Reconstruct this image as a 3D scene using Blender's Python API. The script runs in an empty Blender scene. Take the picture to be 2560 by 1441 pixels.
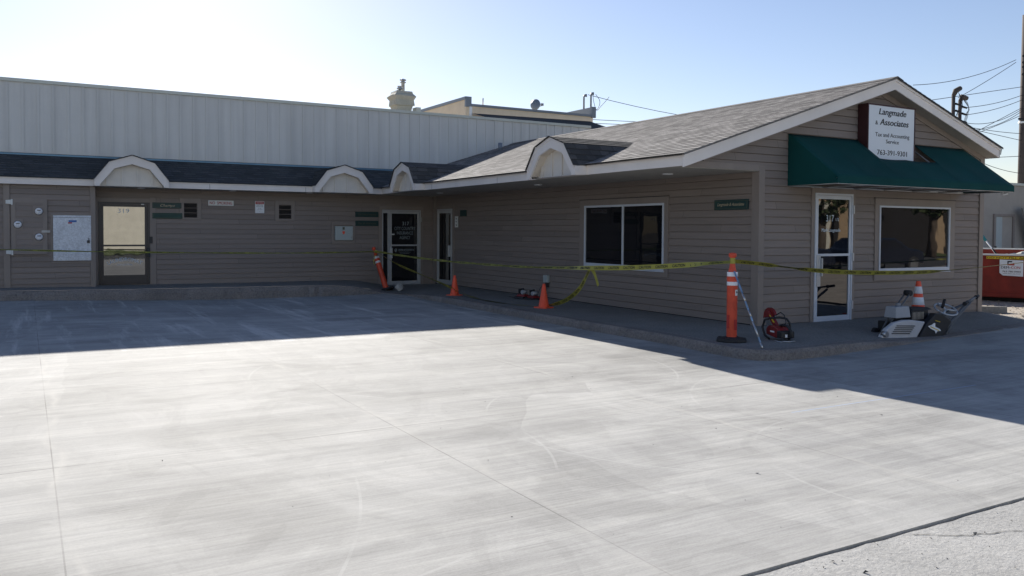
import bpy, bmesh, math, random
from mathutils import Vector, Matrix
random.seed(7)
SC = bpy.context.scene
COL = SC.collection

# ------------------------------------------------------------ camera, sky, sun
YAW, PITCH, ROLL = 0.52669, 0.029379, 0.0059413
fw = Vector((math.sin(YAW)*math.cos(PITCH), math.cos(YAW)*math.cos(PITCH), -math.sin(PITCH)))
rt = Vector((math.cos(YAW), -math.sin(YAW), 0))
up = rt.cross(fw)
r2 = math.cos(ROLL)*rt + math.sin(ROLL)*up
u2 = -math.sin(ROLL)*rt + math.cos(ROLL)*up
cam = bpy.data.objects.new('camera', bpy.data.cameras.new('camera'))
COL.objects.link(cam)
cam.matrix_world = Matrix(((r2.x, u2.x, -fw.x, 0), (r2.y, u2.y, -fw.y, 0), (r2.z, u2.z, -fw.z, 1.472), (0, 0, 0, 1)))
cam.data.sensor_width = 36
cam.data.lens = 2095.587/2560*36
cam.data.shift_y = -(720.5-638.6)/2560
cam.data.clip_end = 3000
SC.camera = cam

SUN = Vector((0.31, 1.97, 1.0)).normalized()
W = bpy.data.worlds.new("World"); SC.world = W; W.use_nodes = True
nt = W.node_tree; bg = nt.nodes['Background']
sky = nt.nodes.new('ShaderNodeTexSky'); sky.sky_type = 'NISHITA'; sky.sun_disc = False
sky.sun_elevation = math.asin(SUN.z); sky.sun_rotation = math.atan2(SUN.x, SUN.y)
sky.air_density = 1.0; sky.dust_density = 0.22; sky.ozone_density = 1.8
tint = nt.nodes.new('ShaderNodeMix'); tint.data_type = 'RGBA'; tint.blend_type = 'MULTIPLY'; tint.inputs[0].default_value = 1.0
tint.inputs[7].default_value = (1.06, 0.96, 1.0, 1)
nt.links.new(sky.outputs[0], tint.inputs[6]); nt.links.new(tint.outputs[2], bg.inputs[0]); bg.inputs[1].default_value = 0.074
sl = bpy.data.lights.new('sun', 'SUN'); sl.energy = 5.0; sl.angle = math.radians(0.53); sl.color = (1.0, 0.95, 0.87)
so = bpy.data.objects.new('sun', sl); COL.objects.link(so)
so.rotation_euler = SUN.to_track_quat('Z', 'Y').to_euler(); so.location = (5, 40, 30)
SC.view_settings.view_transform = 'Standard'; SC.view_settings.look = 'None'
SC.view_settings.exposure = 0.8; SC.view_settings.gamma = 1.0

# ------------------------------------------------------------ materials
class N:
    def __init__(s, name):
        s.m = bpy.data.materials.new(name); s.m.use_nodes = True
        s.t = s.m.node_tree; s.b = s.t.nodes['Principled BSDF']; s.tc = None
    def n(s, typ, **k):
        x = s.t.nodes.new(typ)
        for a, v in k.items(): setattr(x, a, v)
        return x
    def L(s, a, b): s.t.links.new(a, b)
    def obj(s, scale=(1, 1, 1), rot=(0, 0, 0), kind='Object'):
        if s.tc is None: s.tc = s.n('ShaderNodeTexCoord')
        mp = s.n('ShaderNodeMapping'); mp.inputs['Scale'].default_value = scale; mp.inputs['Rotation'].default_value = rot
        s.L(s.tc.outputs[kind], mp.inputs[0]); return mp.outputs[0]
    def noise(s, vec, scale, detail=4, rough=.55, dist=0):
        x = s.n('ShaderNodeTexNoise'); x.inputs['Scale'].default_value = scale
        x.inputs['Detail'].default_value = detail; x.inputs['Roughness'].default_value = rough
        x.inputs['Distortion'].default_value = dist
        s.L(vec, x.inputs['Vector']); return x.outputs['Fac']
    def ramp(s, f, stops):
        r = s.n('ShaderNodeValToRGB'); e = r.color_ramp.elements
        while len(e) < len(stops): e.new(.5)
        for i, (p, c) in enumerate(stops):
            e[i].position = p; e[i].color = (c if len(c) == 4 else (*c, 1)) if isinstance(c, tuple) else (c, c, c, 1)
        s.L(f, r.inputs[0]); return r.outputs[0]
    def mix(s, f, a, b, mode='MIX'):
        x = s.n('ShaderNodeMix', data_type='RGBA', blend_type=mode)
        for k, v in ((0, f), (6, a), (7, b)):
            if hasattr(v, 'is_linked') or hasattr(v, 'links'): s.L(v, x.inputs[k])
            elif k == 0: x.inputs[0].default_value = v
            else: x.inputs[k].default_value = (*v, 1) if isinstance(v, tuple) else (v, v, v, 1)
        return x.outputs[2]
    def math(s, op, a, b=0, c=None):
        x = s.n('ShaderNodeMath', operation=op)
        for k, v in enumerate((a, b) if c is None else (a, b, c)):
            if isinstance(v, (int, float)): x.inputs[k].default_value = v
            else: s.L(v, x.inputs[k])
        return x.outputs[0]
    def bump(s, h, strength=.3, dist=.01):
        x = s.n('ShaderNodeBump'); x.inputs['Strength'].default_value = strength; x.inputs['Distance'].default_value = dist
        s.L(h, x.inputs['Height']); s.L(x.outputs[0], s.b.inputs['Normal'])
    def set(s, rough=None, metal=None, spec=None, col=None):
        if rough is not None: s.b.inputs['Roughness'].default_value = rough
        if metal is not None: s.b.inputs['Metallic'].default_value = metal
        if spec is not None: s.b.inputs['Specular IOR Level'].default_value = spec
        if col is not None:
            if isinstance(col, tuple): s.b.inputs['Base Color'].default_value = (*col, 1)
            else: s.L(col, s.b.inputs['Base Color'])
        return s

def mat(name, col, rough=.6, metal=0, var=.12, vs=3.0, stretch=(1, 1, 1), bump=0, bs=40, spec=.4, dirt=0):
    s = N(name); v = s.obj(stretch)
    f = s.noise(v, vs, 5, .6)
    lo = tuple(c*(1-var) for c in col); hi = tuple(min(1, c*(1+var)) for c in col)
    c = s.ramp(f, [(.3, lo), (.7, hi)])
    if dirt:
        g = s.ramp(s.noise(s.obj((1, 1, 1)), 1.7, 6, .7, .4), [(.42, 0.0), (.7, 1.0)])
        c = s.mix(s.math('MULTIPLY', g, dirt), c, tuple(x*.45 for x in col))
    s.set(rough, metal, spec, c)
    if bump: s.bump(s.noise(s.obj(stretch), bs, 3), bump, .004)
    return s.m

M = {}
M['trim'] = mat('taupe_trim_paint', (.262, .222, .195), .55, var=.07, stretch=(1, 1, .3), vs=4, bump=.15)
s = N('taupe_lap_siding')
f = s.noise(s.obj((.5, .5, 8)), 3, 5, .65); f2 = s.noise(s.obj((1, 1, 1)), .9, 4, .6)
c = s.ramp(f, [(.25, (.222, .186, .163)), (.75, (.275, .228, .202))])
c = s.mix(s.math('MULTIPLY', s.ramp(f2, [(.4, 0.0), (.75, 1.0)]), .35), c, (.22, .195, .175))
sp = s.n('ShaderNodeSeparateXYZ'); gm = s.n('ShaderNodeNewGeometry'); s.L(gm.outputs['Position'], sp.inputs[0])
row = s.math('FLOOR', s.math('DIVIDE', sp.outputs[2], .122))
colm = s.math('FLOOR', s.math('DIVIDE', s.math('ADD', s.math('ADD', sp.outputs[0], sp.outputs[1]), s.math('MULTIPLY', row, 1.37)), 3.66))
cb = s.n('ShaderNodeCombineXYZ'); s.L(row, cb.inputs[0]); s.L(colm, cb.inputs[1])
wn = s.n('ShaderNodeTexWhiteNoise'); s.L(cb.outputs[0], wn.inputs['Vector'])
c = s.mix(1.0, c, s.ramp(wn.outputs['Value'], [(0, .91), (1, 1.06)]), 'MULTIPLY')
fr_ = s.math('FRACT', s.math('DIVIDE', s.math('ADD', s.math('ADD', sp.outputs[0], sp.outputs[1]), s.math('MULTIPLY', row, 1.37)), 3.66))
c = s.mix(s.math('MULTIPLY', s.math('LESS_THAN', fr_, .0014), .75), c, (.05, .04, .035))
s.set(.6, 0, .35, c); s.bump(s.noise(s.obj((2, 2, 40)), 6, 3), .25, .003)
M['siding'] = s.m
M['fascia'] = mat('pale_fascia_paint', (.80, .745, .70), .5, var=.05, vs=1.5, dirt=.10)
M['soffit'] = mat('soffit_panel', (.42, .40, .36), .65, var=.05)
M['lining'] = mat('dormer_lining', (.66, .58, .48), .6, var=.05)
M['panel'] = mat('cream_grey_metal_panel', (.60, .60, .585), .45, var=.10, stretch=(2.5, 2.5, .12), vs=1.6, dirt=.06)
M['gablepanel'] = mat('dormer_gable_board', (.68, .635, .57), .6, var=.05)
M['flash'] = mat('blue_grey_flashing', (.10, .19, .28), .35, .4, var=.1)
M['darkgap'] = mat('shadow_gap_black', (.015, .015, .015), .9)
M['coping'] = mat('pale_coping_metal', (.50, .52, .48), .4, .2, var=.05)

def shingle(name, dark, light, base):
    s = N(name); uv = s.obj((1, 1, 1), kind='UV')
    bt = s.n('ShaderNodeTexBrick'); s.L(uv, bt.inputs['Vector'])
    bt.offset = .37; bt.offset_frequency = 2; bt.squash = 1.3; bt.squash_frequency = 3
    for k, v in (('Color1', (0, 0, 0, 1)), ('Color2', (1, 1, 1, 1)), ('Mortar', (.05, .05, .05, 1))): bt.inputs[k].default_value = v
    bt.inputs['Scale'].default_value = 1; bt.inputs['Mortar Size'].default_value = .010
    bt.inputs['Brick Width'].default_value = .21; bt.inputs['Row Height'].default_value = .14; bt.inputs['Bias'].default_value = -.1
    c = s.ramp(bt.outputs['Color'], [(0, dark), (.5, base), (1, light)])
    g = s.noise(s.obj((1, 1, 1)), 90, 2, .8)
    c = s.mix(s.ramp(g, [(.35, 0.0), (.65, 1.0)]), tuple(x*.7 for x in base), c)
    w = s.ramp(s.noise(s.obj((1, 1, 1)), .8, 5, .6), [(.35, .78), (.7, 1.12)])
    c = s.mix(1.0, c, w, 'MULTIPLY')
    s.set(.9, 0, .2, c)
    s.bump(s.math('ADD', bt.outputs['Color'], g), .7, .006)
    return s.m
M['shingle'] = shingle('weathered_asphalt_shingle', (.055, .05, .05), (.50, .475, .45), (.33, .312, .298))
M['shingleshade'] = shingle('shaded_asphalt_shingle', (.055, .052, .052), (.17, .16, .155), (.11, .105, .10))  # same shingle as the roof, darkened to put the dormer sides' shade into the colour
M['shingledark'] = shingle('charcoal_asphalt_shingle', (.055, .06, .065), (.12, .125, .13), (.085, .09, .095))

# new concrete lot
s = N('broomed_new_concrete')
st = s.noise(s.obj((.16, 2.6, 1), (0, 0, .03)), 1.3, 9, .72, .9)
st2 = s.noise(s.obj((.6, 16, 1), (0, 0, -.02)), 2.4, 6, .75)
pt = s.noise(s.obj((.5, .8, 1), (0, 0, .5)), .75, 6, .6, 1.4)
pt2 = s.noise(s.obj((.8, .5, 1), (0, 0, -.5)), 1.7, 4, .5, 2.2)
fn = s.noise(s.obj((1.0, 4, 1)), 70, 3, .8)
c = s.ramp(st, [(.30, (.302, .298, .286)), (.5, (.350, .344, .328)), (.66, (.41, .402, .378))])
c = s.mix(1.0, c, s.ramp(st2, [(.3, .86), (.7, 1.10)]), 'MULTIPLY')
c = s.mix(1.0, c, s.ramp(pt, [(.32, .80), (.46, .97), (.50, 1.04), (.66, 1.13)]), 'MULTIPLY')
c = s.mix(1.0, c, s.ramp(pt2, [(.40, .93), (.435, 1.0), (.56, 1.0), (.60, 1.06)]), 'MULTIPLY')
c = s.mix(1.0, c, s.ramp(fn, [(.3, .84), (.7, 1.13)]), 'MULTIPLY')
br = s.noise(s.obj((1.0, 34, 1), (0, 0, .015)), 2.6, 4, .8, .4)
brm = s.ramp(s.noise(s.obj((.5, .8, 1)), 1.1, 3), [(.35, .2), (.6, 1.0)])
c = s.mix(brm, c, s.mix(1.0, c, s.ramp(br, [(.38, .87), (.5, 1.0), (.66, 1.07)]), 'MULTIPLY'))
sx = s.n('ShaderNodeSeparateXYZ'); s.L(s.obj(), sx.inputs[0]); X, Y = sx.outputs[0], sx.outputs[1]
# trowelled patches with soft rectangular shapes
vo = s.n('ShaderNodeTexVoronoi', distance='CHEBYCHEV', feature='F1'); vo.inputs['Scale'].default_value = .42
wob = s.n('ShaderNodeMixRGB'); wob.inputs[0].default_value = .12
nz = s.n('ShaderNodeTexNoise'); nz.inputs['Scale'].default_value = 1.3; s.L(s.obj(), nz.inputs['Vector'])
s.L(s.obj((1, .55, 1), (0, 0, .12)), wob.inputs[1]); s.L(nz.outputs['Color'], wob.inputs[2]); s.L(wob.outputs[0], vo.inputs['Vector'])
pc = s.n('ShaderNodeSeparateColor'); s.L(vo.outputs['Color'], pc.inputs[0])
c = s.mix(1.0, c, s.ramp(pc.outputs[0], [(0, .88), (.45, .98), (.55, 1.01), (1, 1.08)]), 'MULTIPLY')
def line(co, at, w, wn=0):
    d = s.math('ABSOLUTE', s.math('SUBTRACT', co, at))
    return s.math('LESS_THAN', d, w)
jn = None
brk = s.ramp(s.noise(s.obj((1, 1, 1)), .55, 2), [(.42, .25), (.58, 1.0)])
for co, at in ((X, .15), (X, 2.6), (X, 5.03), (X, 7.5), (X, -2.3), (X, -4.75), (Y, 9.95), (Y, 6.35), (Y, 16.4)):
    l = line(co, at, .0045 if co is X else .008)
    jn = l if jn is None else s.math('MAXIMUM', jn, l)
c = s.mix(s.math('MULTIPLY', s.math('MULTIPLY', jn, brk), .62), c, (.10, .095, .09))
def arc(cx, cy, r, w):
    d = s.math('SQRT', s.math('ADD', s.math('POWER', s.math('SUBTRACT', X, cx), 2), s.math('POWER', s.math('SUBTRACT', Y, cy), 2)))
    return s.math('LESS_THAN', s.math('ABSOLUTE', s.math('SUBTRACT', d, r)), w)
for at, hw in ((2.6, .07), (5.03, .05), (.15, .05)):   # pale sawing slurry beside the cuts
    d_ = s.math('ABSOLUTE', s.math('SUBTRACT', s.math('ADD', X, s.math('MULTIPLY', s.math('SUBTRACT', nz.outputs['Fac'], .5), .35)), at+.04))
    hl = s.math('SUBTRACT', 1.0, s.math('MINIMUM', 1.0, s.math('DIVIDE', d_, hw)))
    c = s.mix(s.math('MULTIPLY', s.math('MULTIPLY', hl, s.ramp(s.noise(s.obj((3, 1, 1)), 1.3, 4), [(.42, 0.0), (.6, 1.0)])), .35), c, (.50, .48, .44))
ar = s.math('MAXIMUM', arc(.9, 6.0, 2.55, .010), arc(-3.0, 6.3, 4.97, .009))
ar = s.math('MAXIMUM', ar, arc(5.2, 5.6, 1.9, .010)); ar = s.math('MAXIMUM', ar, arc(5.9, 3.4, 1.6, .012)); ar = s.math('MAXIMUM', ar, arc(4.4, 8.6, 2.4, .012)); ar = s.math('MAXIMUM', ar, arc(7.3, 4.9, 2.1, .012))
lf = s.ramp(s.noise(s.obj((1, 1, 1)), .9, 3), [(.45, 0.0), (.6, 1.0)])
c = s.mix(s.math('MULTIPLY', s.math('MULTIPLY', ar, lf), .22), c, (.58, .57, .55))
def disc(cx, cy, r, wv):
    d = s.math('SQRT', s.math('ADD', s.math('POWER', s.math('SUBTRACT', X, cx), 2), s.math('POWER', s.math('SUBTRACT', Y, cy), 2)))
    return s.math('LESS_THAN', d, r)
def rect(x0, x1, y0, y1):
    return s.math('MULTIPLY', s.math('MULTIPLY', s.math('GREATER_THAN', X, x0), s.math('LESS_THAN', X, x1)), s.math('MULTIPLY', s.math('GREATER_THAN', Y, y0), s.math('LESS_THAN', Y, y1)))
fade = s.ramp(s.noise(s.obj((1, 1, 1), (0, 0, .3)), .8, 3), [(.38, 0.0), (.58, 1.0)])
dk = s.math('MAXIMUM', disc(4.2, 3.55, .62, 0), s.math('MAXIMUM', rect(4.9, 5.6, 3.3, 4.8), rect(2.75, 4.4, 5.2, 5.9)))
dk = s.math('MAXIMUM', dk, s.math('MAXIMUM', disc(3.7, 5.0, .8, 0), rect(5.1, 8.0, 8.4, 8.9)))
c = s.mix(s.math('MULTIPLY', s.math('MULTIPLY', dk, fade), .16), c, (.20, .20, .20))
# dusty tyre tracks running diagonally over the shaded end
tr = s.noise(s.obj((1.9, .16, 1), (0, 0, .42)), 1.5, 5, .7, .2)
tm = s.math('MULTIPLY', s.ramp(tr, [(.54, 0.0), (.66, 1.0)]), s.math('GREATER_THAN', Y, 12.0))
c = s.mix(s.math('MULTIPLY', tm, .5), c, (.68, .66, .62))
bl = s.math('MULTIPLY', line(Y, 5.17, .009), s.math('MULTIPLY', s.math('GREATER_THAN', X, 5.9), s.math('LESS_THAN', X, 8.7)))
c = s.mix(s.math('MULTIPLY', bl, .5), c, (.35, .48, .72))
s.set(.84, 0, .32, c)
s.bump(s.math('ADD', s.noise(s.obj((1.2, 14, 1)), 14, 3, .6), s.math('MULTIPLY', s.noise(s.obj(), 160, 2), .8)), .35, .004)
M['lot'] = s.m

def rough_conc(name, base, spots, var=.16, sc=1, gr=1.0):
    s = N(name)
    a = s.noise(s.obj(), 1.1*sc, 7, .65, .3); b = s.noise(s.obj(), 34*sc, 4, .8); d = s.noise(s.obj(), 9*sc, 5, .7)
    c = s.ramp(a, [(.3, tuple(x*(1-var) for x in base)), (.7, tuple(x*(1+var) for x in base))])
    c = s.mix(1.0, c, s.ramp(b, [(.32, 1-.42*gr), (.5, 1.0), (.72, 1+.24*gr)]), 'MULTIPLY')
    c = s.mix(s.ramp(d, [(.60, 0.0), (.72, spots)]), c, tuple(x*.42 for x in base))
    s.set(.88, 0, .25, c)
    s.bump(s.math('ADD', b, d), .7, .008)
    return s.m
M['oldconc'] = rough_conc('old_exposed_concrete', (.385, .378, .36), .4, .13, 1, .55)
M['walk'] = rough_conc('sidewalk_concrete', (.235, .23, .215), .35, .12)
M['curb'] = rough_conc('worn_curb_concrete', (.22, .20, .185), .8, .2)
M['gravel'] = rough_conc('pale_gravel', (.42, .37, .31), .9, .2, 1.4)
M['asphalt'] = rough_conc('street_asphalt', (.10, .10, .10), .5)
M['rock'] = rough_conc('broken_concrete_rubble', (.42, .41, .38), .5)
M['grass'] = mat('dry_grass', (.12, .15, .05), .9, var=.5, vs=9)

M['alu'] = mat('brushed_aluminium_frame', (.52, .54, .56), .35, .5, var=.05)
M['whitealu'] = mat('white_aluminium_frame', (.62, .66, .72), .4, .1, var=.04)
M['bronze'] = mat('dark_bronze_frame', (.055, .05, .05), .4, .3, var=.1)
M['steel'] = mat('steel', (.45, .46, .47), .3, .9, var=.08)
s = N('galvanized_spangle')
vo = s.n('ShaderNodeTexVoronoi'); vo.inputs['Scale'].default_value = 38; s.L(s.obj(), vo.inputs['Vector'])
sc_ = s.n('ShaderNodeSeparateColor'); s.L(vo.outputs['Color'], sc_.inputs[0])
c = s.ramp(sc_.outputs[0], [(0, (.50, .53, .58)), (1, (.66, .70, .76))])
c = s.mix(s.ramp(s.noise(s.obj(), 3, 5, .7), [(.5, 0.0), (.75, .5)]), c, (.30, .32, .34))
s.set(.5, .25, .4, c); M['galv'] = s.m
M['greybox'] = mat('grey_green_box_paint', (.42, .47, .46), .5, var=.04)
M['black'] = mat('black_plastic', (.02, .021, .024), .45, var=.2)
M['rubber'] = mat('black_rubber', (.028, .028, .03), .75, var=.25, dirt=.2)
M['dkbrown'] = mat('dark_brown_louvre', (.035, .030, .028), .6)
M['orange'] = mat('orange_plastic', (.95, .12, .055), .42, var=.10, dirt=.3)
M['orangeburnt'] = mat('dirty_orange_plastic', (.68, .085, .04), .5, var=.15, dirt=.6)
M['refl'] = mat('white_reflective_sleeve', (.82, .83, .86), .35, var=.08, vs=20, dirt=.25)
M['white'] = mat('white_vinyl', (.80, .82, .84), .45, var=.03)
M['offwhite'] = mat('offwhite_paint', (.72, .73, .70), .5, var=.05, dirt=.15)
M['signface'] = mat('white_sign_face', (.74, .78, .82), .35, var=.02)
M['maroon'] = mat('maroon_sign_box', (.055, .02, .022), .45)
M['ink'] = mat('black_lettering', (.012, .012, .014), .5)
M['red'] = mat('red_print', (.42, .03, .025), .5)
M['blueprint'] = mat('blue_print', (.05, .15, .42), .5)
M['gold'] = mat('gold_lettering', (.55, .45, .30), .5)
M['dullgold'] = mat('faded_gold_lettering', (.10, .10, .06), .6)
M['letterdim'] = mat('dull_window_lettering', (.26, .30, .31), .6)
M['darkgrey'] = mat('dark_grey_machine_paint', (.13, .14, .155), .5, var=.2, dirt=.3)
M['letter'] = mat('white_window_lettering', (.55, .62, .68), .5)
M['awning'] = mat('green_awning_canvas', (.006, .058, .057), .8, var=.14, vs=1.1, spec=.15)
M['greensign'] = mat('green_sign_paint', (.014, .048, .046), .45, var=.1)
M['greensign2'] = mat('faded_green_sign_paint', (.018, .06, .052), .55, var=.25, vs=6)
M['tape'] = mat('yellow_caution_tape', (.33, .31, .05), .45, var=.12, vs=6)
M['dumpred'] = mat('worn_red_dumpster_paint', (.24, .024, .014), .55, var=.22, vs=2.5, dirt=.55)
M['saw'] = mat('red_saw_housing', (.20, .018, .018), .4, var=.1)
M['grey'] = mat('grey_machine_paint', (.36, .38, .41), .45, var=.06, dirt=.2)
M['ltgrey'] = mat('pale_machine_guard', (.50, .51, .53), .5, var=.06, dirt=.25)
M['wood'] = mat('weathered_pole_wood', (.075, .06, .055), .85, var=.25, stretch=(6, 6, .4), vs=4)
M['plank'] = mat('grey_plank', (.30, .28, .25), .8, var=.2, stretch=(4, 4, .5))
M['block'] = mat('painted_cream_block', (.40, .36, .31), .75, var=.06, vs=1.4, bump=.4, bs=30, dirt=.12)
M['stucco'] = mat('beige_stucco', (.78, .66, .50), .8, var=.06, bump=.3, bs=60)
M['gutter'] = mat('blue_grey_gutter', (.20, .23, .27), .45, .2, var=.05)
M['creamwall'] = mat('sunlit_cream_wall', (.56, .525, .45), .8, var=.10, vs=2)
M['tanbrick'] = mat('tan_brick', (.34, .24, .15), .85, var=.2, vs=9)
M['darkwall'] = mat('dark_brown_shed', (.014, .011, .010), .8)
M['leaf'] = mat('leaves', (.06, .08, .03), .8, var=.4, vs=2)
M['bark'] = mat('bark', (.10, .075, .055), .9, var=.25)
M['carpaint'] = mat('dark_blue_car_paint', (.012, .016, .030), .2, .2, var=.05, spec=.6)
M['chimney'] = rough_conc('parged_chimney', (.46, .45, .38), .5, .12, 3)
M['wire'] = mat('black_cable', (.03, .03, .04), .6)
M['blue'] = mat('blue_worn_paint', (.22, .34, .50), .5, var=.5, vs=14, dirt=.3)
M['teal'] = mat('teal_plastic', (.01, .16, .18), .5)
M['yellow'] = mat('yellow_paint', (.70, .50, .03), .5, dirt=.1)

def glass(name, tint, refl, rough=.015):
    s = N(name); s.t.nodes.remove(s.b)
    gl = s.n('ShaderNodeBsdfGlossy'); gl.inputs['Roughness'].default_value = rough; gl.inputs['Color'].default_value = (.95, .95, .95, 1)
    df = s.n('ShaderNodeBsdfDiffuse')
    c = s.ramp(s.noise(s.obj((1, 1, .6)), 1.3, 3), [(.3, tuple(x*.6 for x in tint)), (.7, tuple(x*1.5 for x in tint))])
    s.L(c, df.inputs[0])
    lw = s.n('ShaderNodeFresnel'); lw.inputs[0].default_value = 1.5
    bp = s.n('ShaderNodeBump'); bp.inputs['Strength'].default_value = .06; bp.inputs['Distance'].default_value = .02
    s.L(s.noise(s.obj((1, 1, 1)), 1.6, 2), bp.inputs['Height']); s.L(bp.outputs[0], gl.inputs['Normal'])
    f = s.math('ADD', lw.outputs[0], refl)
    mx = s.n('ShaderNodeMixShader'); s.L(f, mx.inputs[0]); s.L(df.outputs[0], mx.inputs[1]); s.L(gl.outputs[0], mx.inputs[2])
    s.L(mx.outputs[0], s.t.nodes['Material Output'].inputs[0])
    return s.m
M['glass'] = glass('dark_window_glass', (.008, .009, .012), .0)
M['glassG'] = glass('street_facing_glass', (.006, .007, .010), .06)
M['glassF'] = glass('mirror_film_glass', (.02, .022, .022), .17)

# ------------------------------------------------------------ mesh helpers
class MB:
    def __init__(s): s.v = []; s.f = []; s.mi = []; s.uv = {}; s.sm = []
    def face(s, pts, mi=0, uv=None, smooth=False):
        i = len(s.v); s.v += [tuple(p) for p in pts]; s.f.append(tuple(range(i, i+len(pts)))); s.mi.append(mi); s.sm.append(smooth)
        if uv: s.uv[len(s.f)-1] = uv
    def raw(s, vs, fs, mi=0, smooth=False):
        i = len(s.v); s.v += [tuple(p) for p in vs]
        for f in fs: s.f.append(tuple(i+k for k in f)); s.mi.append(mi); s.sm.append(smooth)
    def box(s, a, b, mi=0, bev=0):
        x0, x1 = sorted((a[0], b[0])); y0, y1 = sorted((a[1], b[1])); z0, z1 = sorted((a[2], b[2]))
        s.hexa([(x0, y0), (x1, y0), (x1, y1), (x0, y1)], z0, z1, mi)
    def hexa(s, poly, z0, z1, mi=0, top=None):
        n = len(poly); t = top or poly
        ar = sum(poly[i][0]*poly[(i+1) % n][1]-poly[(i+1) % n][0]*poly[i][1] for i in range(n))
        if ar*(z1-z0) < 0: poly = list(reversed(poly)); t = list(reversed(t))
        vs = [(p[0], p[1], z0) for p in poly]+[(p[0], p[1], z1) for p in t]
        fs = [tuple(reversed(range(n))), tuple(range(n, 2*n))]+[(i, (i+1) % n, n+(i+1) % n, n+i) for i in range(n)]
        s.raw(vs, fs, mi)
    def prism(s, poly, o, u, v, w, mi=0):
        """poly (a,b) -> o+a*u+b*v, extruded by w"""
        o, u, v, w = map(Vector, (o, u, v, w)); n = len(poly)
        ar = sum(poly[i][0]*poly[(i+1) % n][1]-poly[(i+1) % n][0]*poly[i][1] for i in range(n))
        if u.cross(v).dot(w)*ar < 0: poly = list(reversed(poly))
        a = [o+u*p[0]+v*p[1] for p in poly]; b = [p+w for p in a]
        s.raw(a+b, [tuple(reversed(range(n))), tuple(range(n, 2*n))]+[(i, (i+1) % n, n+(i+1) % n, n+i) for i in range(n)], mi)
    def tube(s, pts, r, n=8, mi=0, caps=True, smooth=True):
        pts = [Vector(p) for p in pts]; R = r if isinstance(r, (list, tuple)) else [r]*len(pts)
        vs = []; prev = None
        for i, p in enumerate(pts):
            t = (pts[min(i+1, len(pts)-1)]-pts[max(i-1, 0)]).normalized()
            a = (prev - t*prev.dot(t)) if prev is not None else (Vector((0, 0, 1)).cross(t) if abs(t.z) < .95 else Vector((1, 0, 0)).cross(t))
            a.normalize(); prev = a; b = t.cross(a)
            vs += [p+(a*math.cos(2*math.pi*k/n)+b*math.sin(2*math.pi*k/n))*R[i] for k in range(n)]
        fs = [(i*n+k, i*n+(k+1) % n, (i+1)*n+(k+1) % n, (i+1)*n+k) for i in range(len(pts)-1) for k in range(n)]
        s.raw(vs, fs, mi, smooth)
        if caps:
            i = len(s.v)-len(vs)
            s.f.append(tuple(i+k for k in reversed(range(n)))); s.mi.append(mi); s.sm.append(False)
            j = i+(len(pts)-1)*n
            s.f.append(tuple(j+k for k in range(n))); s.mi.append(mi); s.sm.append(False)
    def lathe(s, prof, c=(0, 0, 0), n=24, mi=0, smooth=True, sq=0):
        """prof [(r,z)] around z at c"""
        vs = []; fs = []; m = len(prof)
        for r, z in prof:
            for k in range(n):
                a = 2*math.pi*(k+.5)/n; vs.append((c[0]+r*math.cos(a), c[1]+r*math.sin(a), c[2]+z))
        for i in range(m-1):
            for k in range(n): fs.append((i*n+k, i*n+(k+1) % n, (i+1)*n+(k+1) % n, (i+1)*n+k))
        s.raw(vs, fs, mi, smooth)
        s.raw([vs[k] for k in range(n)], [tuple(reversed(range(n)))], mi)
        s.raw([vs[(m-1)*n+k] for k in range(n)], [tuple(range(n))], mi)
    def build(s, name, mats, parent=None, local=False, bevel=0, weld=False):
        if not isinstance(mats, (list, tuple)): mats = [mats]
        off = Vector((0, 0, 0))
        if parent is not None and not local:
            q = parent
            while q is not None: off += q.location; q = q.parent
        me = bpy.data.meshes.new(name)
        me.from_pydata([tuple(Vector(p)-off) for p in s.v], [], s.f)
        for m in mats: me.materials.append(M[m] if isinstance(m, str) else m)
        for i, p in enumerate(me.polygons): p.material_index = s.mi[i]; p.use_smooth = s.sm[i]
        if s.uv:
            ul = me.uv_layers.new(name='UVMap')
            for i, p in enumerate(me.polygons):
                if i in s.uv:
                    for k, li in enumerate(p.loop_indices): ul.data[li].uv = s.uv[i][k]
        me.validate(); me.update()
        if weld:
            bw = bmesh.new(); bw.from_mesh(me); bmesh.ops.remove_doubles(bw, verts=bw.verts, dist=1e-5); bw.to_mesh(me); bw.free(); me.update()
        o = bpy.data.objects.new(name, me); COL.objects.link(o)
        if parent is not None: o.parent = parent
        if bevel:
            b = o.modifiers.new('bevel', 'BEVEL'); b.width = bevel; b.segments = 2; b.limit_method = 'ANGLE'
        return o

def thing(name, label, cat, loc=(0, 0, 0), group=None):
    o = bpy.data.objects.new(name, None); COL.objects.link(o); o.location = loc
    o['label'] = label; o['category'] = cat
    if group: o['group'] = group
    o.empty_display_size = .2
    return o
def tag(o, label, cat, group=None):
    o['label'] = label; o['category'] = cat
    if group: o['group'] = group
    return o
def struct(o, label=None):
    o['kind'] = 'structure'
    if label: o['label'] = label
    return o

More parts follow.
